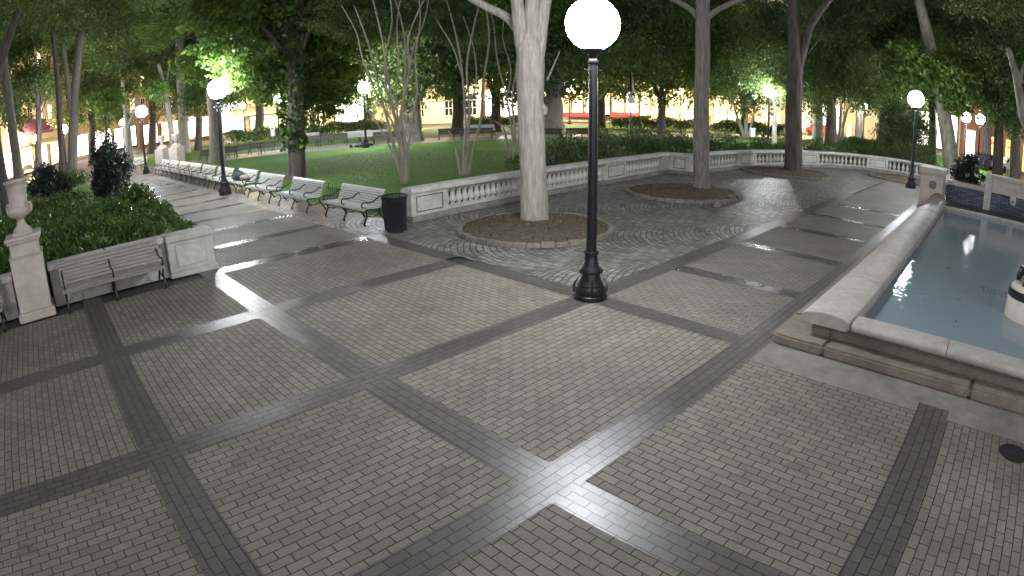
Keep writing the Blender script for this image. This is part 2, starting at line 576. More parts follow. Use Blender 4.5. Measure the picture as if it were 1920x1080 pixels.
def leaf_mesh(name, pts, size, aspect=.55, up=None, mat=None, parent=None, spread=1.0, tint=None, jitter=.35):
    """Leaf-sized faces at pts (n,3). up: unit vectors (n,3) the blades lean to, or None for any direction."""
    n = len(pts)
    d = RNG.normal(size=(n, 3))
    if up is not None:
        d = d * spread + up
    d /= np.linalg.norm(d, axis=1)[:, None] + 1e-9
    e = np.cross(d, RNG.normal(size=(n, 3)))
    e /= np.linalg.norm(e, axis=1)[:, None] + 1e-9
    L = size * (1 + jitter * RNG.normal(size=(n, 1)).clip(-1.6, 2.0))
    w = L * aspect
    nn = np.cross(d, e)
    v = np.stack([pts - d * L * .5, pts + e * w * .5 + nn * w * .12, pts + d * L * .5, pts - e * w * .5 + nn * w * .12], 1).reshape(-1, 3)
    me = bpy.data.meshes.new(name)
    me.vertices.add(4 * n)
    me.vertices.foreach_set('co', v.ravel().astype(np.float32))
    me.loops.add(4 * n)
    me.loops.foreach_set('vertex_index', np.arange(4 * n, dtype=np.int32))
    me.polygons.add(n)
    me.polygons.foreach_set('loop_start', np.arange(0, 4 * n, 4, dtype=np.int32))
    me.update(calc_edges=True)
    at = me.attributes.new('tint', 'FLOAT', 'FACE')
    tv = RNG.random(n) if tint is None else np.clip(tint + .28 * RNG.normal(size=n), 0, 1)
    at.data.foreach_set('value', tv.astype(np.float32))
    me.materials.append(mat)
    o = bpy.data.objects.new(name, me)
    COL.objects.link(o)
    if parent is not None:
        o.parent = parent
    return o


def blob_points(n, center, radii, lobes=16, fill=.55, lobe=(.28, .5), flat=1.0, seed=1):
    """Points spread through lobes of leaves inside an ellipsoid, with empty gaps between lobes; also a clump tint."""
    r = np.random.default_rng(seed)
    cs = r.normal(size=(lobes, 3))
    cs /= np.linalg.norm(cs, axis=1)[:, None]
    cs *= (r.random((lobes, 1)) ** .45) * .86
    rad = r.uniform(lobe[0], lobe[1], lobes)
    tn = r.uniform(.25, .75, lobes)
    k = r.choice(lobes, n, p=rad ** 2 / (rad ** 2).sum())
    d = r.normal(size=(n, 3))
    d /= np.linalg.norm(d, axis=1)[:, None]
    rr = r.random((n, 1)) ** fill
    p = cs[k] + d * rr * rad[k][:, None] * np.array([1, 1, flat])
    # ragged sprays
    p += r.normal(size=(n, 3)) * .035
    return p * np.array(radii) + np.array(center), tn[k]


# ================================================================ GROUND
POOL = (7.82, 22.15, -16.0, 1.53)            # x0, x1, y0, y1 of the water
g = MB()
B = 420
x0, x1, y0, y1 = POOL
for q in [(-B, -B, B, y0), (-B, y1, B, B), (-B, y0, x0, y1), (x1, y0, B, y1)]:
    g.poly([(q[0], q[1]), (q[2], q[1]), (q[2], q[3]), (q[0], q[3])], -.03)
struct(g.build('ground', M['asphalt'], fix=False))

bx, by, bw_ = MB(), MB(), MB()
XS = [(-14, .324), (.723, 2.871), (3.28, 6.851)]
rows = [(-14, -8.9, 0), (-8.5, -3, 1), (-2.6, -.09, 0), (.312, 2.527, 1), (2.924, 5.313, 0), (5.699, 8.436, 1), (8.87, 11.55, 1)]
for a, b in XS:
    for lo, hi, ydir in rows:
        if lo < -8.6 and a > 5: continue
        hi2 = min(hi, 12.2) if a < 2.9 else hi
        x1_ = b if not (a == 3.28 and hi < 2.6) else 6.5
        (by if ydir else bx).poly([(a, lo), (x1_, lo), (x1_, hi2), (a, hi2)], 0)
bx.build  # rows along X / rows along Y are two sheets of the same paving
struct(bx.build('pavement', M['brick_x'], fix=False))
struct(by.build('pavement', M['brick_y'], fix=False))
# long path on the left and the path beside the fountain, damp
for lo, hi in [(11.97, 13.83), (14.22, 16.0), (16.36, 17.96), (18.3, 20.0), (20.35, 22.1), (22.45, 24.3), (24.65, 26.5), (26.85, 28.8), (29.15, 31.2), (31.55, 33.8), (34.15, 36.6), (36.95, 60)]:
    bw_.poly([(2.87, lo), (6.851, lo), (6.851, hi), (2.87, hi)], 0)
for lo, hi in [(7.224, 9.30), (9.66, 12.03), (12.4, 14.72), (15.08, 17.3), (17.66, 20.05), (20.4, 24.6)]:
    bw_.poly([(lo, 2.924), (hi, 2.924), (hi, 5.313), (lo, 5.313)], 0)
bw_.poly([(24.6, 2.6), (33.8, 2.6), (34.8, 5.313), (24.6, 5.313)], 0)
struct(bw_.build('path', M['brick_wet'], fix=False))

ba, bb = MB(), MB()
for lo, hi in [(-8.9, -8.5), (-3, -2.6), (-.09, .312), (2.527, 2.924), (5.313, 5.699), (8.436, 8.87)]:
    xe = {2.527: 24.6, 5.313: 23.5}.get(lo, 6.851 if lo > 0.5 else 6.75)
    ba.poly([(-14, lo), (xe, lo), (xe, hi), (-14, hi)], .004)
struct(ba.build('pavement', M['band_x'], fix=False))
ba = MB()
for lo, hi in [(11.55, 11.97), (13.83, 14.22), (16.0, 16.36), (17.96, 18.3), (20.0, 20.35), (22.1, 22.45), (24.3, 24.65), (26.5, 26.85), (28.8, 29.15), (31.2, 31.55), (33.8, 34.15), (36.6, 36.95)]:
    ba.poly([(2.87, lo), (6.851, lo), (6.851, hi), (2.87, hi)], .004)
for (xa, xb), top in [((.324, .723), 12.15), ((2.871, 3.28), 11.55), ((6.851, 7.224), 11.9)]:
    ys = [-14, -8.9, -8.5, -3, -2.6, -.09, .312, 2.527, 2.924, 5.313, 5.699, 8.436, 8.87, top]
    for lo, hi in zip(ys[::2], ys[1::2]):
        if xa > 6 and lo < 2.9: continue
        bb.poly([(xa, lo), (xb, lo), (xb, hi), (xa, hi)], .004)
struct(bb.build('pavement', M['band_y'], fix=False))
bb = MB()
for xa, xb in [(9.30, 9.66), (12.03, 12.4), (14.72, 15.08), (17.3, 17.66), (20.05, 20.4)]:
    bb.poly([(xa, 2.924), (xb, 2.924), (xb, 5.313), (xa, 5.313)], .004)
struct(ba.build('pavement', M['wet_x'], fix=False))
struct(bb.build('pavement', M['wet_y'], fix=False))
# concrete margin before the fountain step
cm = MB().poly([(6.5, -14), (7.3, -14), (7.3, 2.527), (6.5, 2.527)], .002)
struct(cm.build('pavement', M['concrete'], fix=False))

# balustrade line (inner face, base), surveyed
ARC = [(21.9, 11.9), (23.7, 11.95), (26.3, 11.75), (27.8, 11.35), (29.7, 10.75), (31.5, 10.0), (33.0, 9.1), (34.2, 8.2), (35.0, 7.3),
       (35.5, 6.4), (35.65, 5.2), (35.45, 4.0), (34.9, 2.9), (34.2, 2.0)]
cb = MB()
cb.poly([(7.224, 5.699), (34.6, 5.313), (35.7, 5.4), (35.5, 6.5), (35.0, 7.3), (34.2, 8.3), (33, 9.2), (31.5, 10.1), (29.7, 10.9), (27.8, 11.5), (26.3, 11.9),
         (23.7, 12.0), (21.8, 12.0), (21.8, 13.0), (8.5, 12.5), (7.224, 12.5)], -.002)
cb.poly([(6.851, 11.9), (8.4, 11.9), (8.4, 60), (6.851, 60)], -.006)
struct(cb.build('pavement', M['cobble'], fix=False))

# lawns
lw = MB()
lw.poly([(8.35, 12.5), (21.8, 13.05), (21.9, 12.3), (26.3, 12.1), (31.5, 10.4), (35.3, 7.5), (36, 5), (35.5, 2.6), (34.4, -2), (70, -2), (70, 18), (48, 24), (34, 31.5), (24.5, 35.6), (13.0, 41.8), (8.35, 43.5)], -.01)
lw.poly([(8.35, 48.5), (14.5, 45.8), (26.5, 41.2), (34.0, 36.2), (48, 28.5), (70, 22), (70, 34), (54, 42), (40, 52), (30, 66), (8.35, 74)], -.01)
lw.poly([(-26, 12.6), (3.1, 12.6), (2.87, 60), (0.9, 60), (-4, 40), (-26, 34)], -.012)
struct(lw.build('lawn', M['grass'], fix=False))
fp = MB()
fp.poly([(6.9, 44.3), (13.0, 41.8), (24.5, 35.6), (34, 31.5), (48, 24), (70, 18), (70, 22), (48, 28.5), (34, 36.2), (26.5, 41.2), (14.5, 45.8), (6.9, 49.3)], -.008)
fp.poly([(.9, 60), (-4, 40), (-8, 40), (-6.5, 90), (-1.5, 90)], -.009)
struct(fp.build('path', M['far_path'], fix=False))

# grass blades on the part of the lawn nearest to us
nb = 52000
gx = RNG.uniform(8.6, 24, nb)
gy = 12.9 + (RNG.random(nb) ** 1.3) * 20
pts = np.stack([gx, gy, np.full(nb, .02)], 1)
tag(leaf_mesh('grass', pts, .05, .2, np.tile([0, 0, 1.0], (nb, 1)), M['leaf_grass'], None, .45), 'short green grass blades of the lawn behind the benches', 'grass', kind='stuff')


# ================================================================ LEFT PARAPET WITH HEDGE
def panel_frame(m, x0, x1, y, z0, z1, t=.018, w=.016):
    """Raised border strips of a recessed panel on a face that looks to -Y."""
    m.box(x0, y - t, z0, x1, y + .01, z0 + w)
    m.box(x0, y - t, z1 - w, x1, y + .01, z1)
    m.box(x0, y - t, z0 + w, x0 + w, y + .01, z1 - w)
    m.box(x1 - w, y - t, z0 + w, x1, y + .01, z1 - w)


t = thing('parapet_wall', 'low limestone planter wall in front of the clipped laurel hedge', 'wall', (0, 0, 0))
m = MB()
m.box(-.25, 12.22, 0, 2.28, 12.5, .72)
m.box(-12, 12.22, 0, -1.1, 12.5, .72)
m.build('wall', M['limestone'], t, bevel=.01)
m = MB()
m.box(-.28, 12.14, .722, 1.0, 12.56, .84)
m.box(1.008, 12.14, .722, 2.27, 12.56, .84)
m.box(-12, 12.14, .722, -1.08, 12.56, .84)
m.build('coping', M['limestone'], t, bevel=.018)
m = MB()
m.box(2.30, 12.06, .11, 3.30, 12.56, .72)
m.box(2.285, 12.02, 0, 3.34, 12.58, .108)
m.box(2.285, 12.02, .722, 3.34, 12.6, .84)
m.build('end_pier', M['limestone'], t, bevel=.014)
m = MB()
panel_frame(m, 2.46, 3.14, 12.058, .2, .66)
m.box(2.478, 12.046, .218, 3.122, 12.07, .642)
m.build('panel', M['limestone'], t, bevel=.004)
m = MB()
m.box(3.1, 12.6, 0, 3.28, 24, .16)
m.build('kerb', M['limestone'], t, bevel=.02)

t = thing('pedestal', 'tall cream stone pedestal carrying the urn beside the left bench', 'pedestal', (0, 0, 0))
m = MB()
m.box(-1.07, 11.66, 0, -.27, 12.46, .17)
m.build('plinth', M['urn_stone'], t, bevel=.02)
m = MB()
m.box(-1.02, 11.71, .172, -.32, 12.41, 1.18)
m.build('shaft', M['urn_stone'], t, bevel=.012)
m = MB()
m.box(-.98, 11.75, 1.2, -.36, 12.37, 1.44)
m.box(-1.04, 11.69, 1.181, -.30, 12.43, 1.205)
m.build('upper_block', M['urn_stone'], t, bevel=.01)
m = MB()
m.box(-1.03, 11.70, 1.441, -.31, 12.42, 1.50)
m.box(-1.06, 11.67, 1.502, -.28, 12.45, 1.56)
m.build('cap', M['urn_stone'], t, bevel=.012)

t = thing('urn', 'cream stone urn with two scrolled handles standing on the pedestal', 'urn', (-.67, 12.06, 1.56))
m = MB()
m.box(-.2, -.2, 0, .2, .2, .06)
m.lathe([(.19, .061), (.185, .1), (.12, .15), (.085, .21), (.075, .26), (.11, .30), (.2, .335), (.265, .40), (.275, .44), (.25, .475), (.205, .5),
         (.2, .62), (.215, .85), (.235, .93), (.28, .965), (.285, 1.0), (.25, 1.0), (.2, .93)], n=32)
ub = m.build('bowl', M['urn_stone'], t, smooth='auto')
for sx in (-1, 1):
    m = MB()
    pts = [(.25, .42), (.31, .40), (.36, .43), (.37, .5), (.34, .56), (.29, .56), (.275, .51), (.30, .485), (.325, .5)]
    m.tube([(sx * a * .75, sx * a * .68 * -1, z) for a, z in pts], .026, 8)
    m.build('handle', M['urn_stone'], ub, smooth=True)

# hedge of upright laurel leaves
nh = 42000
hx = RNG.uniform(-11.0, 3.3, nh)
hy = 12.55 + 8.0 * RNG.random(nh) ** 1.1
top = .95 + .13 * np.sin(hx * 2.1 + 1) * np.sin(hy * 1.7) + .09 * np.sin(hx * 5.3 + hy * 3.1) + .05 * np.sin(hx * 9 - hy * 7) + (hy - 12.5) * .02
edge = np.minimum((3.34 - hx) / .3, (hy - 12.5) / .12).clip(0, 1) ** .5
hz = top * (.45 + .55 * edge) - np.abs(RNG.normal(size=nh)) * .16
pts = np.stack([hx, hy, np.maximum(hz, .05)], 1)
clump = .5 + .3 * np.sin(hx * 3.3) * np.sin(hy * 2.9 + hx)
upv = np.tile([0, -.1, 1.0], (nh, 1))
t = thing('hedge', 'clipped laurel hedge with glossy upright leaves behind the parapet', 'hedge', (0, 0, 0))
leaf_mesh('foliage', pts, .125, .38, upv, M['leaf_hedge'], t, .55, tint=clump)
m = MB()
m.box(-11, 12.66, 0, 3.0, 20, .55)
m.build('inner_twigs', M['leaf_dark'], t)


def shrub(name, label, loc, rx, ry, h, n, size, mat, seed, group=None, aspect=.45, blossom=0, lobes=22):
    t = thing(name, label, 'shrub', loc, 0, group)
    p, tn = blob_points(n, (0, 0, h * .52), (rx, ry, h * .55), lobes, .5, (.3, .5), 1.0, seed)
    p[:, 2] = np.maximum(p[:, 2], .03)
    leaf_mesh('foliage', p, size, aspect, np.tile([0, 0, .7], (n, 1)), mat, t, .9, tint=tn)
    if blossom:
        q = p[RNG.choice(n, blossom)] * 1.02
        leaf_mesh('blossom', q, size * .7, .9, None, M['blossom'], t)
    m = MB()
    rnd = random.Random(seed)
    for k in range(7):
        a = rnd.random() * 6.28
        m.tube([(0, 0, 0), (math.cos(a) * rx * .3, math.sin(a) * ry * .3, h * .4), (math.cos(a) * rx * .6, math.sin(a) * ry * .6, h * .8)], [.03, .02, .008], 5)
    m.build('stem', M['bark_dark'], t)
    return t


shrub('evergreen_bush', 'tall dark conical evergreen bush rising at the path side of the hedge', (2.7, 24.5, 0), .85, .85, 3.2, 9500, .12, M['leaf_dark'], 3)
shrub('laurel_bush', 'glossy rounded bush overhanging the path at the hedge corner', (2.7, 18.6, 0), .8, 1.1, 1.35, 4200, .14, M['leaf_hedge'], 4, blossom=60)
shrub('evergreen_bush', 'dark low evergreen bush further back left of the conical bush', (.3, 33, 0), 1.5, 1.3, 2.2, 5000, .17, M['leaf_dark'], 5)
for i, (x, y, r, h, lab) in enumerate([
        (-2.5, 22.5, 2.4, 1.15, 'broad clipped green mound behind the hedge, left of the evergreen'),
        (-.2, 26.5, 2.2, 1.2, 'second green mound behind the hedge, nearer the street lamp'),
        (-6.5, 21.5, 2.6, 1.1, 'green mound of foliage behind the urn'),
        (1.0, 40, 2.0, 1.3, 'small far mound of foliage beside the path end')]):
    shrub('mound_shrub', lab, (x, y, 0), r, r * .9, h, 5200, .13, M['leaf_hedge'], 20 + i, 'mounded shrubs behind the hedge')

# ================================================================ BENCHES


def make_bench(label, slat, L=2.25, n_iron=3, group=None, loc=(0, 0, 0), rz=0):
    """Bench facing -Y, slats along X, its front feet at y = 0."""
    t = thing('park_bench', label, 'bench', loc, rz, group)
    m = MB()
    seat = [(.02, .405), (.035, .435), (.10, .442), (.175, .437), (.25, .43), (.325, .424), (.40, .42), (.47, .425)]
    for y, z in seat:
        m.box(-L / 2, y - .03, z - .013, L / 2, y + .03, z + .013)
    m.build('seat', slat, t, bevel=.004)
    m = MB()
    back = [(.52, .47, .3), (.545, .535, .25), (.565, .60, .2), (.585, .665, .2), (.607, .73, .25), (.635, .79, .4), (.675, .835, .9)]
    for y, z, tl in back:
        c, s = math.cos(tl), math.sin(tl)
        q = [(-.011, -.028), (.011, -.028), (.011, .028), (-.011, .028)]
        pr = [(y + a * c + b * s, z - a * s + b * c) for a, b in q]
        m.add([(-L / 2, p[0], p[1]) for p in pr] + [(L / 2, p[0], p[1]) for p in pr],
              [(3, 2, 1, 0), (4, 5, 6, 7), (0, 1, 5, 4), (1, 2, 6, 5), (2, 3, 7, 6), (3, 0, 4, 7)])
    m.build('backrest', slat, t, bevel=.004)
    for k in range(n_iron):
        x = -L / 2 + .06 + (L - .12) * k / (n_iron - 1)
        m = MB()
        m.tube([(x, .06, 0), (x, .02, .03), (x, .06, .12), (x, .13, .24), (x, .1, .34), (x, .05, .385)], [.028, .024, .022, .022, .022, .024], 6)
        m.tube([(x, .66, 0), (x, .68, .03), (x, .60, .14), (x, .50, .26), (x, .50, .36), (x, .52, .42)], [.028, .024, .022, .022, .022, .024], 6)
        m.tube([(x, .05, .388), (x, .2, .40), (x, .4, .385), (x, .51, .41), (x, .575, .55), (x, .62, .70), (x, .67, .80), (x, .715, .84)], .017, 6)
        m.tube([(x, .13, .24), (x, .3, .2), (x, .50, .26)], .014, 6)
        m.build('leg', M['iron'], t, smooth=True)
        m = MB()
        m.tube([(x, .05, .46), (x, -.005, .50), (x, -.01, .56), (x, .04, .60), (x, .1, .595), (x, .22, .575), (x, .36, .60), (x, .45, .66), (x, .52, .70), (x, .58, .66)],
               [.016, .018, .02, .02, .019, .018, .018, .018, .016, .014], 7)
        m.tube([(x, .05, .46), (x, .09, .445), (x, .12, .47)], .014, 6)
        m.build('arm', M['iron'], t, smooth=True)
    return t


G_PATH = 'white benches lining the left path'
RZ = -math.pi / 2              # faces -X
pb = make_bench('white slatted bench nearest the ribbed black litter bin', M['white_paint'], group=G_PATH, loc=(7.45, 14.0, 0), rz=RZ)
for y, lab in [
        (17.15, 'second white slatted bench from the black litter bin'),
        (20.15, 'third white bench from the litter bin, in front of the ivy-clad tree'),
        (23.25, 'white bench with a dark bag and tan bundle on it, behind the lamp post'),
        (25.65, 'first white bench beyond the lamp post along the left path'),
        (28.3, 'second white bench beyond the lamp post along the left path'),
        (30.9, 'third white bench beyond the lamp post along the left path'),
        (33.4, 'fourth white bench beyond the lamp post along the left path'),
        (36.0, 'fifth white bench beyond the lamp post, beside the far planter stones'),
        (38.6, 'last white bench of the row, partly hidden by the far lamp post')]:
    dup(pb, lab, (7.33 + (.2 if y == 23.25 else 0), y, 0), RZ)
dup(pb, 'lone white bench at the far end of the path, left of the far lamp', (7.2, 47.6, 0), RZ + .35)

lb = make_bench('weathered grey slatted bench against the low parapet by the urn', M['grey_slat'], 2.15, 3, 'grey benches along the parapet', (1.02, 11.42, 0), 0)
dup(lb, 'grey slatted bench cut by the left picture edge, left of the pedestal', (-2.42, 11.42, 0), 0)

# benches around the far path
G_FAR = 'benches along the far path'
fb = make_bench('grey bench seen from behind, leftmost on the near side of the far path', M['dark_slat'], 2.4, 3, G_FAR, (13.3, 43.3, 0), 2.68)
ang = math.atan2(-6.2, 11.5)
for px, d, lab in [
        (463, 46.5, 'dark backed bench on the far path just left of the ivy-clad trunk'), (508, 46.3, 'dark backed bench on the far path touching the ivy-clad trunk from the left'),
        (590, 48.5, 'dark backed bench on the far path right of the ivy-clad trunk'), (620, 48.2, 'second dark backed bench right of the ivy-clad trunk'),
        (728, 46.5, 'dark backed bench right of the middle lawn lamp, behind crape myrtle stems'),
        (850, 46.8, 'dark backed bench on the far path behind the middle crape myrtle'), (893, 46.0, 'dark backed bench right of the middle crape myrtle'),
        (1020, 44, 'dark backed bench seen between the pale trunk and the near lamp post'), (1090, 44.5, 'dark backed bench behind the near lamp post'),
        (395, 45.5, 'dark backed bench left of the lamp on the left path')]:
    p = foot(px, d)
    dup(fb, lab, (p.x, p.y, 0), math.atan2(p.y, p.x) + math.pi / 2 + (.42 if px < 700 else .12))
wb = make_bench('white bench facing us left of the middle lawn lamp', M['white_paint'], 2.3, 3, G_FAR, (0, 0, 0), 0)
p = foot(676, 49.5)
wb.location, wb.rotation_euler = (p.x, p.y, 0), (0, 0, math.atan2(p.y, p.x) - math.pi / 2 + .3)
for px, d, lab in [(702, 49, 'white bench facing us right of the middle lawn lamp'), (905, 50, 'pale bench facing us on the far path at the third myrtle'),
                   (578, 53, 'white bench facing us far behind the ivy-clad trunk')]:
    p = foot(px, d)
    dup(wb, lab, (p.x, p.y, 0), math.atan2(p.y, p.x) - math.pi / 2 + .2)

# bag and bundle on the fourth bench
t = thing('bag', 'dark grey cloth bag slumped on the bench behind the lamp post', 'bag', (7.85, 23.45, .443))
m = MB()
m.lathe([(.2, 0), (.29, .05), (.31, .16), (.27, .28), (.16, .37), (.06, .41), (.02, .42)], n=14, rx=.75, ry=1.3)
m.build('sack', M['bag'], t, smooth=True)
m = MB()
m.tube([(-.05, -.2, .36), (-.1, -.1, .5), (-.1, .1, .5), (-.05, .2, .36)], .016, 6)
m.build('strap', M['dark_cloth'], t, smooth=True)
m = MB()
m.tube([(0, -.4, .1), (0, -.36, .12), (.01, -.1, .13), (0, .2, .125), (0, .38, .12), (0, .42, .1)], [.06, .11, .125, .13, .11, .06], 12, .08, 3)
tag(m.build('bundle', M['tan_cloth'], None, smooth=True, loc=(7.85, 22.75, .443)), 'rolled tan bundle lying on the bench behind the lamp post', 'bundle')

# ================================================================ LITTER BIN
t = thing('litter_bin', 'ribbed dark steel litter bin beside the end of the balustrade', 'litter bin', (7.72, 11.86, 0))
t.scale = (.95, .95, .96)
m = MB()
for k in range(34):
    a = 2 * math.pi * k / 34
    c, s = math.cos(a), math.sin(a)
    m.tube([(c * .26, s * .26, .03), (c * .285, s * .285, .5), (c * .30, s * .30, .8), (c * .335, s * .335, .89)], .019, 4)
m.build('rib_cage', M['can_metal'], t)
m = MB()
m.lathe([(.25, .02), (.25, .8), (.24, .8), (.24, .04)], n=28)
m.build('liner', M['rubber'], t, smooth='auto')
m = MB()
for r, z in [(.335, .885), (.305, .78), (.265, .05)]:
    m = MB()
    m.tube([(r * math.cos(a * math.pi / 14), r * math.sin(a * math.pi / 14), z) for a in range(29)], .022 if z > .8 else .014, 6)
    m.build('rim' if z > .8 else 'hoop', M['can_metal'], t, smooth=True)


# ================================================================ STREET LAMPS
def make_lamp(label, loc, globe='globe', group='park lamps with white globes'):
    t = thing('street_lamp', label, 'lamp', loc, 0, group)
    m = MB()
    m.lathe([(.27, 0), (.27, .07), (.25, .085), (.255, .10), (.255, .2), (.235, .23), (.24, .245), (.205, .30), (.165, .355), (.15, .40),
             (.19, .42), (.195, .46), (.185, .49), (.14, .52), (.125, .56), (.105, .60), (.1, .70), (.118, .715), (.118, .745), (.09, .76)], n=24)
    for k in range(8):
        a = math.pi * k / 4
        m.tube([(.255 * math.cos(a), .255 * math.sin(a), .1), (.25 * math.cos(a), .25 * math.sin(a), .2), (.2 * math.cos(a), .2 * math.sin(a), .32)], [.02, .02, .01], 5)
    m.build('base', M['iron'], t, smooth='auto')
    m = MB()
    m.lathe([(.082, .761), (.066, 3.55), (.085, 3.57), (.085, 3.6), (.06, 3.63)], n=16)
    m.tube([(-.22, 0, 3.46), (.22, 0, 3.46)], .012, 6)
    m.build('post', M['iron'], t, smooth='auto')
    m = MB()
    m.lathe([(.06, 3.631), (.075, 3.7), (.13, 3.72), (.17, 3.77), (.16, 3.8), (.1, 3.81)], n=18)
    m.build('fitter', M['iron'], t, smooth='auto')
    bm = bmesh.new()
    bmesh.ops.create_icosphere(bm, subdivisions=3, radius=LAMP_R)
    me = bpy.data.meshes.new('globe')
    bm.to_mesh(me)
    bm.free()
    me.materials.append(M[globe])
    me.polygons.foreach_set('use_smooth', [True] * len(me.polygons))
    o = bpy.data.objects.new('globe', me)
    COL.objects.link(o)
    o.parent = t
    o.location = (0, 0, 4.15)
    m = MB()
    m.lathe([(.05, 4.545), (.03, 4.57), (.035, 4.60), (.01, 4.66)], n=10)
    m.build('finial', M['iron'], t, smooth=True)
    return t


# two lamps are added unseen behind the viewpoint to fill the plaza front
l1 = make_lamp('nearest black lamp post with fluted base and glaring white globe', (7.02, 5.46, 0))
dup(l1, 'lamp post between the cobbles and the fountain pillar', (29.5, 3.85, 0))
dup(l1, 'added unseen fill lamp post behind the viewpoint, to its left', (-7.5, -2.5, 0))
dup(l1, 'added unseen fill lamp post behind the viewpoint, by the fountain', (1.8, -9.0, 0))
lf = make_lamp('lamp post on the far side of the lawn beside the reclining person', (21.6, 36.4, 0), 'globe_far')
lq = make_lamp('lamp post beside the benches on the left path', (7.13, 23.3, 0), 'globe_path')
dup(lq, 'lamp post at the far end of the left path, past the bench row', (7.1, 41.6, 0))
p = foot(1440, 47); dup(lf, 'lamp post beyond the balustrade left of the dark forked trunk', (p.x, p.y, 0))
p = foot(1618, 60); dup(lf, 'lamp post in front of the dim cream building on the right', (p.x, p.y, 0))
p = foot(120, 55); dup(lf, 'lamp post at the far left among the tall trunks', (p.x, p.y, 0))
p = foot(524, 61); dup(lf, 'lamp post half hidden by leaves left of the ivy-clad trunk', (p.x, p.y, 0))
p = foot(1810, 52); dup(lf, 'left lamp of the pair beyond the leaning pale trunk', (p.x, p.y, 0))
p = foot(1836, 50); dup(lf, 'right lamp of the pair beyond the leaning pale trunk', (p.x, p.y, 0))
p = foot(944, 70); dup(lf, 'far white lamp just left of the pale forked trunk', (p.x, p.y, 0))
wl = make_lamp('warm street lamp before the yellow facade, left of its window', (0, 0, 0), 'globe_warm', 'warm lamps of the far street')
p = foot(783, 71); wl.location = (p.x, p.y, 0)
for px, d, lab in [(864, 72, 'warm street lamp between the two yellow facade windows'), (1068, 70, 'warm street lamp just left of the near lamp post'),
                   (1246, 72, 'warm street lamp at the fork of the dark slender tree'), (1274, 72, 'warm street lamp left of the second bare trunk'),
                   (1412, 72, 'warm street lamp before the orange arches'), (1530, 70, 'warm street lamp right of the dark forked trunk'),
                   (600, 72, 'warm street lamp before the amber doors right of the ivy tree'), (460, 78, 'warm street lamp before the white awning'),
                   (232, 76, 'warm street lamp at the end of the left street'), (70, 72, 'warm street lamp under the plum awning')]:
    p = foot(px, d)
    dup(wl, lab, (p.x, p.y, 0))

# tall lamp with two crook arms
p = foot(1107, 56)
t = thing('crook_lamp', 'tall black pole with two arched crook arms behind the near lamp', 'lamp', (p.x, p.y, 0), -YAW)
m = MB(); m.lathe([(.2, 0), (.2, .3), (.1, .5), (.08, 5.0), (.06, 5.3)], n=12); m.build('post', M['iron'], t, smooth='auto')
for sx in (-1, 1):
    m = MB()
    m.tube([(sx * .08, 0, 3.4), (sx * .35, 0, 3.6), (sx * .38, 0, 5.0), (sx * .5, 0, 5.55), (sx * .85, 0, 5.85), (sx * 1.2, 0, 5.7), (sx * 1.4, 0, 5.2), (sx * 1.42, 0, 4.9)], .05, 7)
    m.build('arm', M['iron'], t, smooth=True)
p = foot(1182, 54)
t = thing('flag_pole', 'slim black pole with a small sign and a furled white banner', 'pole', (p.x, p.y, 0), -YAW)
m = MB(); m.lathe([(.12, 0), (.12, .6), (.07, .7), (.05, 8.4), (.02, 8.5)], n=10); m.build('post', M['iron'], t, smooth='auto')
m = MB(); m.tube([(.07, -.06, 5.6), (.12, -.07, 5.0), (.14, -.07, 4.3), (.2, -.06, 3.6)], [.03, .1, .09, .13], 7); m.build('banner', M['white_cloth'], t, smooth=True)
m = MB(); m.box(-.3, -.12, 2.65, .3, -.09, 3.2); m.build('sign_board', M['sign_white'], t)

# ================================================================ BALUSTRADE
t = thing('balustrade', 'long curving limestone balustrade between the cobbles and the garden', 'balustrade', (0, 0, 0))
BT = .30
line = [(8.51, 12.34), (9.72, 12.40), (12.62, 12.52), (13.8, 12.57), (17.05, 12.72), (18.42, 12.78), (21.2, 12.9), (21.9, 12.93)]


def baluster_mesh():
    m = MB()
    m.box(-.075, -.075, .20, .075, .075, .235)
    m.lathe([(.062, .236), (.075, .25), (.055, .268), (.052, .285), (.09, .34), (.098, .385), (.086, .43), (.062, .50), (.053, .58), (.056, .615), (.072, .63), (.056, .645)], n=12)
    m.box(-.07, -.07, .646, .07, .07, .68)
    return m


b0 = baluster_mesh().build('baluster', M['limestone'], t, smooth='auto')
first_baluster = [True]


def put_baluster(x, y, a):
    if first_baluster[0]:
        o = b0
        first_baluster[0] = False
    else:
        o = b0.copy()
        COL.objects.link(o)
        o.parent = t
    o.location = (x, y, 0)
    o.rotation_euler = (0, 0, a)


def seg_dir(a, b):
    a, b = Vector(a), Vector(b)
    return (b - a).normalized(), (b - a).length


def pier(a, b, panel=True, th=.40):
    d, L = seg_dir(a, b)
    m = MB()
    m.obox(a, b, th, .152, .72, th / 2 - .04)
    pr = m.build('pier', M['limestone'], t, bevel=.008)
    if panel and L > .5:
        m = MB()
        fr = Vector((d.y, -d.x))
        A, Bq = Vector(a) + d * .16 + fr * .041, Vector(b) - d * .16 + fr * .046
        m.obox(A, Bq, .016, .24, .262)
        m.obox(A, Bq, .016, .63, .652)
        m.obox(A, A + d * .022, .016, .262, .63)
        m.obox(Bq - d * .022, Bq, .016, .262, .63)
        m.build('panel', M['groove_shade'], pr)  # strips carry the painted shade of the panel outline


base, rail = MB(), MB()
RAIL = [(-.06, .722), (-.085, .745), (-.085, .80), (-.06, .835), (-.02, .865), (.32, .865), (.36, .835), (.385, .80), (.385, .745), (.36, .722)]


def stretch(a, b):
    d, L = seg_dir(a, b)
    base.obox(a, b, .42, 0, .15, .15)
    rail.extrude(RAIL, a, b)


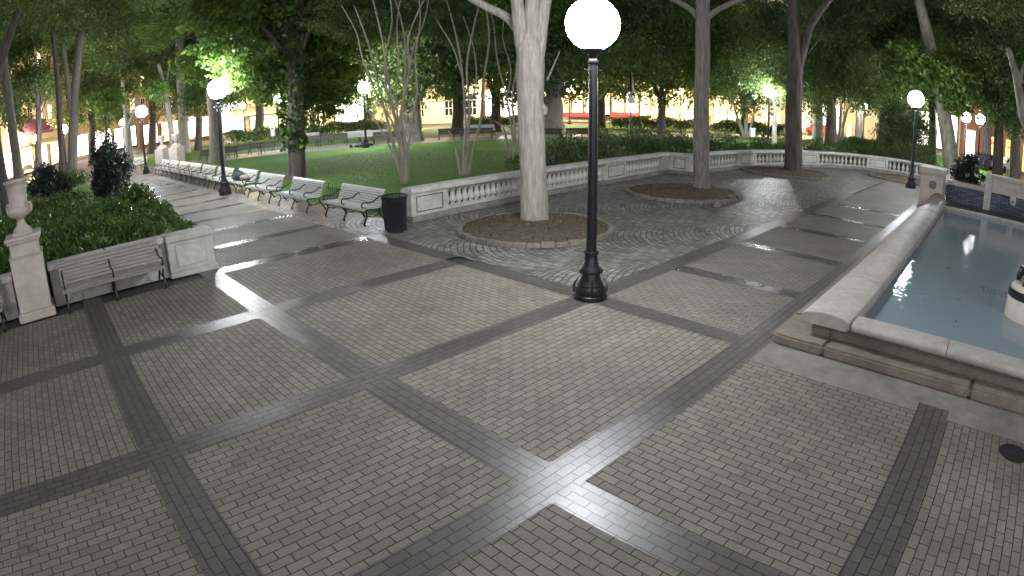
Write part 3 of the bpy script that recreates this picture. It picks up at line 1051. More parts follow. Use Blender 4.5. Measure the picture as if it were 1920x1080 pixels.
def bay(a, b, n):
    d, L = seg_dir(a, b)
    lo = MB()
    lo.obox(a, b, .22, .152, .20, .14)
    lo.build('bay_rail', M['limestone'], t, bevel=.005)
    lo = MB()
    lo.obox(a, b, .22, .68, .721, .14)
    lo.build('bay_rail', M['limestone'], t, bevel=.005)
    nrm = Vector((-d.y, d.x)) * .14
    for k in range(n):
        q = Vector(a) + d * L * (k + .5) / n + nrm
        put_baluster(q.x, q.y, math.atan2(d.y, d.x))


for i in range(len(line) - 1):
    stretch(line[i], line[i + 1])
pier(line[0], line[1]); bay(line[1], line[2], 13); pier(line[2], line[3]); bay(line[3], line[4], 14); pier(line[4], line[5]); bay(line[5], line[6], 12); pier(line[6], line[7], False)
# return wall at the jog, then the curved part
stretch((21.9, 12.9), (21.9, 12.0)); pier((21.9, 12.88), (21.9, 12.0), True, .36)
al = [ARC[0]]
tot = [0]
for a, b in zip(ARC, ARC[1:]):
    al.append(b); tot.append(tot[-1] + (Vector(b) - Vector(a)).length)


def on_arc(s):
    for i in range(len(tot) - 1):
        if s <= tot[i + 1] or i == len(tot) - 2:
            k = (s - tot[i]) / (tot[i + 1] - tot[i])
            return tuple(Vector(al[i]).lerp(Vector(al[i + 1]), k))


cuts = [0, 1.75, 4.35, 5.75, 9.35, 10.75, 14.3, 15.65, 18.0, tot[-1] - .8, tot[-1]]
kinds = ['p', 9, 'p', 12, 'p', 12, 'p', 8, 7, 'p']
for (s0, s1), kd in zip(zip(cuts, cuts[1:]), kinds):
    nseg = 1 if kd == 'p' else 3
    for j in range(nseg):
        a, b = on_arc(s0 + (s1 - s0) * j / nseg), on_arc(s0 + (s1 - s0) * (j + 1) / nseg)
        stretch(a, b)
        if kd == 'p':
            pier(a, b)
        else:
            n0 = kd // 3 + (1 if j < kd % 3 else 0)
            bay(a, b, n0)
base.build('base_course', M['base_stone'], t, bevel=.01)
rail.build('top_rail', M['limestone'], t)

# ================================================================ TREE BEDS


def bed(label, cx, cy, r, seed, gap=None):
    t = thing('tree_bed', label, 'tree bed', (cx, cy, 0), 0, 'round tree beds in the cobbles')
    rnd = random.Random(seed)
    m = MB()
    n = int(2 * math.pi * r / .29)
    for k in range(n):
        a0 = 2 * math.pi * k / n
        if gap and gap[0] < a0 % 6.283 < gap[1]:
            continue
        a1 = a0 + 2 * math.pi / n * .95
        rr = r + rnd.uniform(-.02, .02)
        w, h = rnd.uniform(.11, .14), rnd.uniform(.09, .12)
        q = [((rr - w / 2) * math.cos(a0), (rr - w / 2) * math.sin(a0)), ((rr + w / 2) * math.cos(a0), (rr + w / 2) * math.sin(a0)),
             ((rr + w / 2) * math.cos(a1), (rr + w / 2) * math.sin(a1)), ((rr - w / 2) * math.cos(a1), (rr - w / 2) * math.sin(a1))]
        m.prism(q, 0, h)
    m.build('kerb', M['sett'], t, bevel=.012)
    m = MB()
    rings, seg = 9, 40
    vs, fs = [(0, 0, .16)], []
    for j in range(1, rings + 1):
        for i in range(seg):
            a = 2 * math.pi * i / seg
            q = (r - .05) * j / rings
            vs.append((q * math.cos(a), q * math.sin(a), .16 - .09 * (j / rings) ** 2 + rnd.uniform(-.012, .012)))
    for i in range(seg):
        fs.append((0, 1 + i, 1 + (i + 1) % seg))
    for j in range(rings - 1):
        for i in range(seg):
            fs.append((1 + j * seg + i, 1 + (j + 1) * seg + i, 1 + (j + 1) * seg + (i + 1) % seg, 1 + j * seg + (i + 1) % seg))
    m.add(vs, fs)
    m.build('soil', M['soil'], t, smooth=True)
    nl = 420
    a = RNG.random(nl) * 6.283
    q = np.sqrt(RNG.random(nl)) * (r - .12)
    pts = np.stack([q * np.cos(a), q * np.sin(a), .175 - .09 * (q / r) ** 2], 1)
    o = leaf_mesh('leaf_litter', pts, .06, .5, None, M['leaf_litter'], t)
    o['kind'] = 'stuff'
    return t


bed('round tree bed with dry leaves under the pale forked trunk', 10.0, 9.45, 1.78, 1)
bed('round tree bed with loose kerb blocks under the second straight trunk', 17.4, 9.7, 1.9, 2, gap=(4.75, 5.05))
bed('round tree bed under the dark flared forked trunk', 27.2, 9.6, 2.1, 3)
bed('treeless round bed left of the fountain lamp post', 32.7, 4.9, 1.75, 4)
for x, y, a, sx, lab in [(16.0, 7.75, .3, 1.0, 'pale loose granite block lying outside the second bed'), (18.1, 8.1, .9, 1.0, 'upright loose kerb block in the gap of the second bed'),
                         (18.65, 8.3, 2.0, .8, 'small loose kerb block at the right of the second bed'), (17.65, 8.05, 1.4, .9, 'tilted loose kerb block at the left of the gap')]:
    m = MB(); m.box(-.13 * sx, -.085, 0, .13 * sx, .085, .16 * sx)
    o = m.build('stone_block', M['sett'], None, bevel=.02)
    o.location, o.rotation_euler = (x, y, .002), (0, 0, a)
    tag(o, lab, 'stone block', 'loose kerb blocks')

# ================================================================ FOUNTAIN
t = thing('fountain_basin', 'raised granite fountain basin with step and rounded coping at right', 'fountain', (0, 0, 0))
X0, X1, Y0, Y1 = POOL
m = MB()
R_ = .16
cx_, cy_ = 7.22 + R_, 2.55 - R_
corner = [(cx_ + R_ * math.cos(a), cy_ + R_ * math.sin(a)) for a in [math.pi / 2 + k * math.pi / 12 for k in range(7)]]
m.prism([(8.2, 2.05), (8.2, 2.55)] + corner + [(7.22, 1.78), (7.62, 1.78), (7.64, 2.05)], 0, .15)
m.prism([(23.2, 2.05), (23.2, 2.55), (8.204, 2.55), (8.204, 2.05)], 0, .15)
ys_ = [1.776, -.3, -2.4, -4.5, -6.6, -16]
for a, b in zip(ys_, ys_[1:]):
    m.prism([(7.22, b + .004), (7.62, b + .004), (7.62, a), (7.22, a)], 0, .15)
m.build('step', M['warm_stone'], t, bevel=.03)
m = MB()
m.box(7.60, Y0, -.02, X0 - .02, 1.8, .36)
m.box(7.60, 1.62, -.02, 23.2, 2.06, .36) if False else m.box(7.604, 1.804, -.02, 23.2, 2.08, .36)
m.build('basin_wall', M['warm_stone'], t, bevel=.008)
m = MB()
prof_l = [(-.02, .362), (-.02, .33), (.0, .33), (.04, .362), (.10, .365), (.12, .40), (.12, .44), (.095, .47), (.04, .485), (-.22, .485), (-.28, .475), (-.31, .45), (-.31, .362)]
ys_ = [1.49, .15, -2.2, -4.6, -7.0, -16]
for a, b in zip(ys_, ys_[1:]):
    # swept along -Y: left of travel is +X, so mirror the profile
    m.extrude([(-o, z) for o, z in prof_l][::-1], (7.52, a - .003), (7.52, b + .003))
m.build('coping', M['pale_stone'], t, bevel=.008)
m = MB()
roll = [(-.36, .362), (-.37, .33), (-.345, .33), (-.33, .362)]
roll = [(.36, .33), (.36, .40), (.345, .445), (.29, .472), (.16, .50), (.02, .512), (-.12, .505), (-.25, .48), (-.33, .445), (-.35, .40), (-.35, .362), (-.30, .345), (-.30, .33)]
xs_ = [7.44, 9.6, 12.0, 14.4, 16.8, 19.2, 23.0]
for a, b in zip(xs_, xs_[1:]):
    m.extrude(roll, (a + .002, 1.86), (b - .002, 1.86))
m.build('rolled_coping', M['pale_stone'], t, smooth='auto', bevel=.03)
m = MB()
m.box(X0 - .02, Y0, -.4, X0, Y1, .361)
m.box(X0, Y1, -.4, X1, Y1 + .3, .335)
m.box(X1, Y0, -.4, X1 + .14, Y1, .33)
m.build('pool_wall', M['pale_stone'], t)
m = MB()
m.box(X0 - .01, Y0, -.5, X1 + .02, Y1 + .02, -.401)
m.build('pool_floor', M['floor_blue'], t)
m = MB()
m.box(X1 - .02, Y0, .332, X1 + .16, Y1 + .02, .37)
m.build('back_kerb', M['limestone'], t, bevel=.015)
wq = MB().poly([(X0, Y0), (X1 - .001, Y0), (X1 - .001, Y1 - .001), (X0, Y1 - .001)], .27)
struct(wq.build('water', M['water'], fix=False))
# upper trough behind the kerb
m = MB()
m.box(22.31, Y0, -.02, 24.3, 1.7, .30)
o = tag(m.build('pavement', M['asphalt'], None), None, None, kind='structure')

t = thing('pillar', 'square pale stone pillar with dark stain at the fountain corner', 'pillar', (23.75, 2.2, 0))
m = MB(); m.box(-.66, -.52, 0, .66, .50, .12); m.box(-.6, -.46, .121, .6, .44, 1.26); m.build('shaft', M['urn_stone'], t, bevel=.012)
m = MB(); m.box(-.64, -.5, 1.261, .64, .48, 1.33); m.box(-.69, -.55, 1.331, .69, .53, 1.52); m.build('cap', M['urn_stone'], t, bevel=.014)
m = MB(); m.prism([(-.44 + .42 + .40 * math.cos(math.pi * q / 14), .15 + .52 * math.sin(math.pi * q / 14)) for q in range(15)], 0, .02)
o = m.build('dark_arch_slab', M['warm_stone'], t); o.rotation_euler = (math.pi / 2, 0, -math.pi / 2); o.location = (-.6, -.32, 0)  # thin proud half-disc of darker stone on the pillar face
m = MB(); m.lathe([(.16, 0), (.155, .012), (.1, .018)], n=16); o = m.build('stained_boss', M['warm_stone'], t, smooth=True); o.rotation_euler = (0, -math.pi / 2, 0); o.location = (-.6, -.05, .92)

t = thing('slate_wall', 'stacked dark slate fountain wall with limestone coping', 'wall', (0, 0, 0))
m = MB(); m.box(24.36, .06, .0, 24.7, 1.66, .95); m.box(24.36, -16, .0, 24.7, -.24, .98); m.build('slate_face', M['slate'], t)
m = MB(); m.box(24.3, .06, .951, 25.2, 1.66, 1.10); m.build('coping', M['urn_stone'], t, bevel=.012)
m = MB(); m.box(24.28, -.238, 0, 25.25, .058, 1.62); m.build('end_post', M['limestone'], t, bevel=.015)
m = MB(); m.box(24.28, -16, .981, 25.3, -.242, 1.5); m.box(24.24, -16, 1.501, 25.34, -.244, 1.62); m.build('upper_coping', M['urn_stone'], t, bevel=.015)
t = thing('wall_spout', 'small pale stone spout on the slate wall at the right edge', 'spout', (24.34, -1.2, .84), math.pi)
m = MB(); m.lathe([(.1, -.2), (.14, -.12), (.15, .05), (.13, .16), (.07, .24), (.03, .27)], n=14, rx=.6); m.build('spout_body', M['limestone'], t, smooth=True)
m = MB(); m.tube([(.06, 0, .0), (.17, 0, -.02), (.19, 0, -.05)], .03, 8); m.build('spout_pipe', M['bronze'], t, smooth=True)
p_ = thing('planter_shrub', 'dark rounded bush with a few white flowers above the slate wall', 'shrub', (25.5, .85, 1.0))
pp, tn = blob_points(3800, (0, 0, .48), (.75, .95, .62), 20, .5, (.3, .5), 1, 77)
leaf_mesh('foliage', pp, .13, .45, None, M['leaf_dark'], p_, tint=tn)
leaf_mesh('blossom', np.array([(-.62, .05, .38), (-.6, -.02, .41), (-.5, -.7, .1), (-.52, -.78, .08), (-.5, .6, .2), (-.58, .02, .37)]), .17, .9, None, M['blossom'], p_)
m = MB(); m.lathe([(.5, 0), (.55, .15), (.52, .2)], n=14); m.build('stem', M['bark_dark'], p_)

# plinth and bronze figure standing in the pool
q = far(1928, 612, 11.0)
t = thing('plinth', 'round cream plinth with black band standing in the pool', 'plinth', (10.52, -1.14, .17))
m = MB(); m.lathe([(.44, -.6), (.44, .42), (.43, .44)], n=36); m.build('drum', M['urn_stone'], t, smooth='auto')
m = MB(); m.lathe([(.445, .441), (.45, .46), (.45, .55), (.43, .57)], n=36); m.build('band', M['bronze'], t, smooth='auto')
m = MB(); m.lathe([(.41, .571), (.40, .62), (.36, .66), (.3, .67)], n=36); m.build('top', M['urn_stone'], t, smooth='auto')
t = thing('statue', 'black bronze crouching frog figure on the pool plinth at the edge', 'statue', (10.50, -1.15, .842))
m = MB()
m.tube([(-.30, .02, .28), (-.26, .0, .30), (-.12, 0, .30), (.05, 0, .24), (.2, 0, .14), (.28, 0, .08)], [.05, .12, .17, .2, .16, .08], 14)
for sy in (-1, 1):
    m.tube([(.14, sy * .14, .16), (-.02, sy * .27, .2), (.08, sy * .3, .06), (.2, sy * .26, .03), (.05, sy * .33, .02)], [.09, .085, .05, .035, .02], 8)
    m.tube([(-.16, sy * .12, .22), (-.18, sy * .2, .1), (-.2, sy * .2, .02), (-.27, sy * .22, .01)], [.05, .04, .03, .02], 8)
m.build('body', M['bronze'], t, smooth=True)
for sy in (-1, 1):
    m = MB(); m.lathe([(.0, -.05), (.045, -.02), (.05, .01), (.03, .045), (.0, .05)], n=10); o = m.build('eye', M['bronze'], t, smooth=True); o.location = (-.22, sy * .08, .42)
m = MB()
for k in range(8):
    m.box(14.42, -1.04 + k * .1, -.398, 14.82, -1.0 + k * .1, -.38)
for k in range(3):
    m.box(14.42 + k * .19, -1.06, -.3985, 14.45 + k * .19, -.28, -.384)
tag(m.build('drain_grate', M['bronze'], None), 'dark drain grating on the blue pool floor', 'drain grate')
m = MB(); m.lathe([(.19, .0), (.19, .012), (.17, .014), (.165, .010), (.02, .012)], n=32)
o = m.build('manhole_cover', M['iron'], None, smooth='auto'); o.location = (6.2, -1.0, .0); tag(o, 'round dark manhole cover in the paving at the right edge', 'manhole cover')

# ================================================================ LOW IRON FENCE
t = thing('garden_fence', 'low black iron picket fence along the lawn behind the balustrade', 'fence', (0, 0, 0))
pk, rl = MB(), MB()
route = [(8.75, 17.4), (8.75, 13.4), (13.5, 13.75), (21.2, 14.3)]
for a, b in zip(route, route[1:]):
    d, L = seg_dir(a, b)
    n = int(L / .13)
    for k in range(n):
        q = Vector(a) + d * L * k / n
        pk.box(q.x - .007, q.y - .007, 0, q.x + .007, q.y + .007, .56 if k % 2 else .5)
    for z in (.1, .46):
        rl.obox(a, b, .016, z, z + .02)
o = pk.build('pickets', M['iron'], t, fix=False)
rl.build('rail', M['iron'], t, fix=False)

# ================================================================ TREES
CROWNS = {}


def crown_mesh(key, n, size, mat, rad, lobes, seed, aspect=.5):
    p, tn = blob_points(n, (0, 0, 0), rad, lobes, .62, (.24, .42), .62, seed)
    o = leaf_mesh('crown', p, size, aspect, np.tile([0, 0, -.35], (n, 1)), M[mat], None, 1.0, tint=tn)
    me = o.data
    bpy.data.objects.remove(o)
    CROWNS[key] = me


crown_mesh('a', 15000, .25, 'leaf', (5.2, 5.2, 4.2), 42, 11)
crown_mesh('b', 14000, .26, 'leaf', (4.6, 5.4, 4.6), 36, 12)
crown_mesh('c', 15000, .25, 'leaf', (5.6, 4.8, 3.8), 46, 13)
crown_mesh('maple', 14000, .21, 'leaf_bright', (4.4, 4.4, 4.2), 44, 14, .62)
crown_mesh('bough', 2600, .20, 'leaf_bright', (2.2, 2.2, 1.5), 20, 15, .62)
crown_mesh('big', 20000, .27, 'leaf', (6.6, 6.6, 4.6), 60, 16)
crown_mesh('myrtle', 9000, .13, 'leaf', (2.6, 2.6, 1.7), 36, 17)


def add_crown(t, key, at, s=1.0, rz=0.0):
    o = bpy.data.objects.new('crown', CROWNS[key])
    COL.objects.link(o)
    o.parent = t
    o.location = Vector(at) - t.location
    o.rotation_euler = (0, 0, rz)
    o.scale = (s,) * 3 if not isinstance(s, tuple) else s
    return o


def smooth_path(pts, rad, k=4):
    out, rr = [], []
    P = [Vector(p) for p in pts]
    for i in range(len(P) - 1):
        p0, p1, p2, p3 = P[max(i - 1, 0)], P[i], P[i + 1], P[min(i + 2, len(P) - 1)]
        for j in range(k):
            u = j / k
            out.append(.5 * ((2 * p1) + (p2 - p0) * u + (2 * p0 - 5 * p1 + 4 * p2 - p3) * u * u + (3 * p1 - p0 - 3 * p2 + p3) * u ** 3))
            rr.append(rad[i] * (1 - u) + rad[i + 1] * u)
    out.append(P[-1])
    rr.append(rad[-1])
    return out, rr


def px_tree(name, label, d, trunk, limbs=(), bark='bark', crowns=(), group=None, n=20, wob=.05, flare=0.0):
    """trunk / limbs: ([(px, py)...], [radius...]) surveyed outlines at horizontal distance d."""
    base = far(*trunk[0][0], d)
    t = thing(name, label, 'tree', (base.x, base.y, 0), 0, group)
    m = MB()
    for i, (pp, rr) in enumerate([trunk] + list(limbs)):
        dd = [d] * len(pp) if len(pp[0]) == 2 else [d + q[2] for q in pp]
        pts = [far(q[0], q[1], e) - Vector((base.x, base.y, 0)) for q, e in zip(pp, dd)]
        rr = list(rr)
        if i == 0:
            pts[0].z = 0
            if flare:
                p1 = pts[0].lerp(pts[1], .16)
                pts.insert(1, p1)
                rr.insert(1, (rr[0] * .45 + rr[1] * .55))
                rr[0] = rr[0] * flare
            pts[0].z = -.05
        pts, rr = smooth_path(pts, rr, 5 if n > 10 else 3)
        m.tube(pts, rr, n if i == 0 else max(7, n - 6), wob, i + len(label))
    m.build('trunk', M[bark], t, smooth=True)
    for c in crowns:
        add_crown(t, *c)
    return t


# the four trunks of the plaza
tc = far(994, -420, 14.3)
px_tree('plane_tree', 'pale forked tree trunk brightly lit right beside the near lamp', 14.3,
        ([(1003, 436), (1001, 400), (999, 300), (995, 200), (994, 130), (993, 92), (995, 60), (998, 0), (1000, -80), (1004, -260)], [.40, .345, .315, .315, .335, .31, .2, .17, .15, .11]),
        [([(992, 170), (985, 110), (977, 60), (969, 0), (960, -70), (945, -200)], [.16, .2, .175, .15, .13, .1]),
         ([(997, 170), (1005, 110), (1014, 60), (1024, -10), (1040, -90), (1060, -220)], [.15, .19, .165, .14, .12, .08]), ([(978, 70, .3), (955, 36, .5), (915, 14, .7), (885, -2, .8), (820, -40, 1)], [.13, .115, .1, .09, .07]),
         ([(1012, 222), (1019, 226)], [.1, .03]), ([(1014, 200), (1020, 205), (1021, 215)], [.12, .09, .05]), ([(1026, 150, 1), (1040, 118, 1.4), (1050, 95, 1.6)], [.03, .02, .012])],
        'bark', [('big', tc + Vector((0, 0, 4)), .9)], flare=1.4)
px_tree('plane_tree', 'straight bare grey trunk in the second round bed', 20.7,
        ([(1315, 366), (1315, 330), (1315, 200), (1317, 100), (1318, 0), (1319, -90)], [.33, .29, .265, .25, .24, .2]),
        [([(1312, 36), (1290, 14), (1250, -6), (1190, -30)], [.12, .1, .085, .05]), ([(1325, 34), (1350, 16), (1402, -6), (1450, -30)], [.12, .1, .08, .05])],
        'bark_mid', [('big', far(1318, -260, 21) + Vector((0, 0, 3)), .9, 1.0)], flare=1.3)
px_tree('forked_tree', 'dark trunk with flared base forking high above the third bed', 29.0,
        ([(1487, 330), (1487, 308), (1489, 200), (1491, 115), (1488, 40), (1485, -40)], [.60, .43, .39, .36, .27, .24]),
        [([(1496, 135), (1507, 90), (1520, 48), (1546, 10), (1580, -30)], [.2, .21, .19, .17, .12]), ([(1515, 100), (1530, 80), (1545, 66)], [.04, .03, .015])],
        'bark_dark', [('big', far(1500, -120, 30) + Vector((0, 0, 3)), 1.0, 2.0)], flare=1.35)
iv = px_tree('ivy_tree', 'stout lawn tree clad in green ivy behind the third bench', 27.0,
             ([(556, 340), (556, 300), (555, 200), (551, 120), (541, 50), (531, -40)], [.48, .4, .37, .36, .25, .2]),
             [([(556, 140), (561, 70), (563, -40)], [.26, .23, .2]), ([(560, 110), (590, 40), (640, -10)], [.12, .1, .05]), ([(548, 120), (500, 60), (455, 30)], [.12, .09, .05])],
             'bark_dark', flare=1.25)
for px, py, d, s, rz in [(462, 60, 29.3, 1.3, 0), (490, 150, 28.8, .85, 1), (580, 150, 29.5, 1.1, 2), (625, 90, 29.2, 1.3, 3), (440, 110, 25, .95, 4), (570, 40, 30, 1.3, 5), (505, 0, 28, 1.4, .5),
                         (410, 20, 26, 1.2, 1.7), (650, 20, 27, 1.4, 2.2), (612, 185, 28.6, .8, 2.9)]:
    add_crown(iv, 'bough', far(px, py, d), s, rz)
base = iv.location
ni = 1900
zz = RNG.uniform(1.3, 9, ni)
aa = RNG.uniform(0, 6.283, ni)
rr = .43 + np.abs(RNG.normal(size=ni)) * .12
top = far(545, 60, 27) - base
lean = np.outer(zz / 8, [top.x, top.y])
pts = np.stack([rr * np.cos(aa) + lean[:, 0] * .9, rr * np.sin(aa) + lean[:, 1] * .9, zz], 1)
leaf_mesh('ivy', pts, .2, .8, None, M['leaf_ivy'], iv)

# left group
px_tree('tall_tree', 'thick grey trunk right behind the left path lamp', 42,
        ([(409, 312), (407, 280), (402, 200), (397, 150), (394, 90), (386, 0)], [.66, .52, .48, .46, .36, .3]),
        [([(401, 170), (411, 110), (424, 50), (440, -10)], [.26, .24, .2, .14]), ([(402, 180), (390, 120), (372, 70)], [.2, .15, .1])],
        'bark_mid', [('a', far(405, 30, 43) + Vector((0, 0, 3.0)), 1.0), ('bough', far(370, 120, 41), 1.1)])
px_tree('tall_tree', 'pale leaning slim trunk lit by the far path lamp', 48,
        ([(327, 308), (323, 262), (314, 195), (308, 160), (297, 120)], [.3, .24, .2, .17, .12]), [([(314, 195), (303, 182), (290, 150)], [.14, .12, .06]), ([(310, 170), (318, 120)], [.1, .06])],
        'bark', [('maple', far(300, 60, 48) + Vector((0, 0, 1.5)), .85), ('bough', far(290, 170, 46), .7)])
px_tree('tall_tree', 'thick trunk between the slim leaning one and the left path lamp', 60,
        ([(346, 294), (344, 240), (340, 150), (336, 60)], [.7, .5, .48, .42]), (), 'bark', [('b', far(345, 70, 60) + Vector((0, 0, 3.5)), 1.15)])
px_tree('tall_tree', 'paired trunks rising behind the leftmost lamp, right stem', 50,
        ([(134, 338), (136, 300), (138, 240), (142, 160), (152, 60)], [.5, .42, .4, .36, .3]), [([(137, 230), (128, 160), (118, 80)], [.26, .24, .2])],
        'bark_mid', [('big', far(135, 80, 50) + Vector((0, 0, 4)), .95)])
px_tree('tall_tree', 'paired trunks behind the leftmost lamp, slimmer left stem', 47,
        ([(114, 338), (116, 290), (112, 220), (108, 150), (98, 50)], [.32, .26, .24, .22, .18]), (), 'bark_dark', [('c', far(90, 60, 47) + Vector((0, 0, 3)), .8)])
px_tree('tall_tree', 'leaning trunk at the far left in front of the plum awning', 40,
        ([(36, 352), (31, 300), (23, 235), (15, 170), (4, 80)], [.42, .34, .31, .29, .24]), (), 'bark_mid', [('big', far(20, 90, 38) + Vector((0, 0, 3.6)), .85, 2)])
px_tree('tall_tree', 'dark trunk cut by the left picture edge', 32,
        ([(12, 380), (2, 320), (-8, 250), (-6, 150), (14, 80), (34, 20)], [.36, .3, .28, .25, .22, .18]), (), 'bark_dark',
        [('big', far(60, 20, 31) + Vector((0, 0, 3.2)), .7, 1)])
px_tree('street_tree', 'small street tree with thin bare branching stem behind the hedge', 52,
        ([(198, 322), (199, 280), (199, 245), (196, 210)], [.12, .1, .08, .05]), [([(199, 245), (210, 220), (222, 195)], [.06, .04, .02]), ([(198, 235), (188, 210), (180, 190)], [.05, .04, .02])],
        'bark_dark', [('bough', far(200, 190, 52), 1.0)])
px_tree('tall_tree', 'dark forked trunk left of the far path lamp', 56,
        ([(243, 310), (241, 270), (238, 235)], [.45, .36, .34]), [([(239, 240), (250, 215), (262, 190)], [.24, .2, .14]), ([(238, 240), (234, 200), (230, 150)], [.24, .2, .14])],
        'bark', [('a', far(235, 110, 56) + Vector((0, 0, 3)), 1.1, 1)])


def myrtle(label, d, stems, crowns):
    t = px_tree('crape_myrtle', label, d, stems[0], stems[1:], 'bark_myrtle', (), 'crape myrtles on the lawn', n=8, wob=.08)
    for px, py, s, rz in crowns:
        add_crown(t, 'myrtle', far(px, py - 25, d + 2.2), s, rz)
    return t


R4 = [.085, .062, .05, .042, .035, .028, .02]
myrtle('multi-stemmed crape myrtle just behind the litter bin end of the balustrade', 22.3, [
    ([(757, 347), (745, 300), (735, 260), (720, 200), (705, 140), (690, 80), (664, 10)], R4),
    ([(756, 347), (752, 280), (740, 215), (728, 150), (718, 80), (702, 10), (690, -40)], R4),
    ([(760, 347), (757, 290), (748, 240), (756, 190), (760, 130), (757, 60), (738, -10)], R4),
    ([(762, 347), (760, 270), (752, 210), (768, 130), (765, 70), (800, -10), (820, -50)], R4),
    ([(753, 335), (738, 290), (718, 250), (700, 220), (686, 205)], [.05, .04, .03, .025, .015]),
    ([(740, 220), (725, 170), (722, 110), (735, 40), (730, -20)], [.04, .035, .03, .025, .02]),
    ([(768, 130), (775, 90), (795, 40), (805, -10)], [.035, .03, .025, .02]),
    ([(758, 345), (764, 290), (772, 230), (782, 170), (778, 110), (788, 40), (784, -20)], [.06, .05, .042, .036, .03, .025, .02]),
    ([(752, 280), (736, 230), (712, 190), (680, 110), (668, 60), (640, 10)], [.045, .04, .035, .03, .025, .018]),
    ([(748, 240), (742, 180), (748, 120), (744, 50), (752, -10)], [.04, .035, .03, .025, .018])],
    [(690, -20, .8, 0), (770, -40, .9, 1), (730, 60, .7, 2), (650, 60, .7, 3), (800, 40, .7, 4)])
myrtle('multi-stemmed crape myrtle behind the first balusters, left of the pale trunk', 24.0, [
    ([(866, 334), (859, 300), (852, 265), (841, 245)], [.08, .06, .04, .02]),
    ([(869, 334), (870, 280), (873, 235), (868, 150), (858, 80), (840, 10), (826, -40)], R4),
    ([(873, 334), (876, 275), (880, 205), (875, 125), (886, 60), (900, 0), (905, -50)], R4),
    ([(877, 334), (888, 280), (902, 220), (905, 160), (917, 80), (912, 20), (900, -40)], R4),
    ([(868, 150), (850, 90), (820, 40), (800, 0)], [.035, .03, .025, .015]), ([(880, 205), (893, 150), (888, 90), (868, 30)], [.04, .03, .025, .015])],
    [(850, 0, .8, 1), (905, -20, .9, 2), (870, 80, .7, 3), (830, 70, .6, 4)])
myrtle('multi-stemmed crape myrtle half hidden by the pale forked trunk', 29.6, [
    ([(957, 308), (951, 270), (944, 240), (926, 226)], [.09, .07, .05, .02]),
    ([(962, 308), (962, 262), (950, 185), (932, 110), (925, 40), (905, -20)], R4[:6]),
    ([(966, 308), (966, 250), (960, 180), (972, 110), (962, 40)], R4[:5]), ([(950, 185), (958, 130), (942, 70), (950, 10)], [.04, .035, .025, .02])],
    [(920, 20, .8, 0), (960, 50, .8, 2), (930, 90, .6, 4)])

# trees beyond the lawn and along the street
BG = [  # name, label, px, base py, d, radius, bark, fork px offsets, crown key, crown px, crown py, scale, lift
    ('oak_tree', 'huge blue-grey trunk between the pale trunk and the near lamp post', 1036, 246, 52, .95, 'bark', (-14, 22), 'big', 1040, 60, 1.1),
    ('oak_tree', 'broad trunk on the far lawn behind the crape myrtle near the bin', 771, 268, 47, .85, 'bark_plane', (-18, 20), 'big', 790, 60, 1.05),
    ('slender_tree', 'dark slender tree forking low before the amber windows, right of the near lamp', 1240, 252, 55, .38, 'bark_dark', (-30, 34), 'a', 1225, 80, 1.0),
    ('slender_tree', 'dark trunk right behind the near lamp post at the street', 1126, 240, 63, .5, 'bark_dark', (-10, 14), 'b', 1120, 50, 1.25),
    ('oak_tree', 'dark tree between the middle myrtle and the pale trunk', 929, 250, 56, .5, 'bark_dark', (-20, 18), 'c', 915, 60, 1.1),
    ('slender_tree', 'shaded trunk behind the middle crape myrtle', 858, 256, 54, .55, 'bark_dark', (-12, 16), 'b', 860, 60, 1.0),
    ('slender_tree', 'forked tree left of the group right of the dark flared trunk', 1533, 277, 46, .42, 'bark', (-14, 16), 'a', 1545, 90, .9),
    ('oak_tree', 'dark wide-footed trunk in the group right of the flared trunk', 1558, 268, 56, .55, 'bark_dark', (-8, 12), 'big', 1570, 70, 1.0),
    ('slender_tree', 'slim trunk just right of the dim cream building lamp', 1653, 268, 56, .34, 'bark_dark', (-12, 20), 'b', 1640, 100, .95),
    ('slender_tree', 'thin tree between the two far lamps right of the second bare trunk', 1452, 272, 50, .2, 'bark', (-14, 10), 'c', 1420, 100, .8),
    ('slender_tree', 'thin tree left of the middle lawn lamp by the dark hedge', 586, 258, 66, .22, 'bark', (-10, 10), 'a', 600, 110, 1.1),
    ('oak_tree', 'big tree over the white awning left of the ivy-clad trunk', 486, 262, 70, .55, 'bark_dark', (-20, 20), 'big', 470, 80, 1.2),
    ('oak_tree', 'shaded tree filling the gap right of the middle lawn lamp', 690, 255, 68, .5, 'bark_dark', (-20, 20), 'big', 690, 70, 1.2),
    ('slender_tree', 'dark trunk at the right edge of the picture', 1903, 335, 44, .42, 'bark_plane', (-12, 14), 'big', 1880, 80, .8),
    ('oak_tree', 'large shaded tree behind the pair of right lamps', 1850, 305, 62, .5, 'bark_dark', (-18, 18), 'big', 1850, 90, 1.05),
    ('oak_tree', 'tree whose crown hangs left of the leaning pale trunk', 1690, 292, 54, .4, 'bark_dark', (-18, 18), 'big', 1670, 90, .95),
    ('oak_tree', 'tree whose crown fills the gap between the two bare plaza trunks', 1395, 268, 60, .4, 'bark_dark', (-22, 22), 'big', 1390, 80, 1.15),
    ('oak_tree', 'distant street tree behind the orange-lit arches', 1310, 250, 70, .4, 'bark_dark', (-22, 22), 'big', 1300, 60, 1.25),
    ('oak_tree', 'distant tree left of the thick trunk by the left path', 285, 298, 72, .5, 'bark_dark', (-14, 16), 'big', 285, 60, 1.3),
    ('oak_tree', 'street tree beside the tall cream building', 172, 305, 70, .4, 'bark_dark', (-10, 12), 'a', 180, 150, 1.0),
    ('oak_tree', 'street tree left of the plum awning', 72, 318, 60, .35, 'bark_dark', (-10, 12), 'b', 45, 110, 1.0),
]
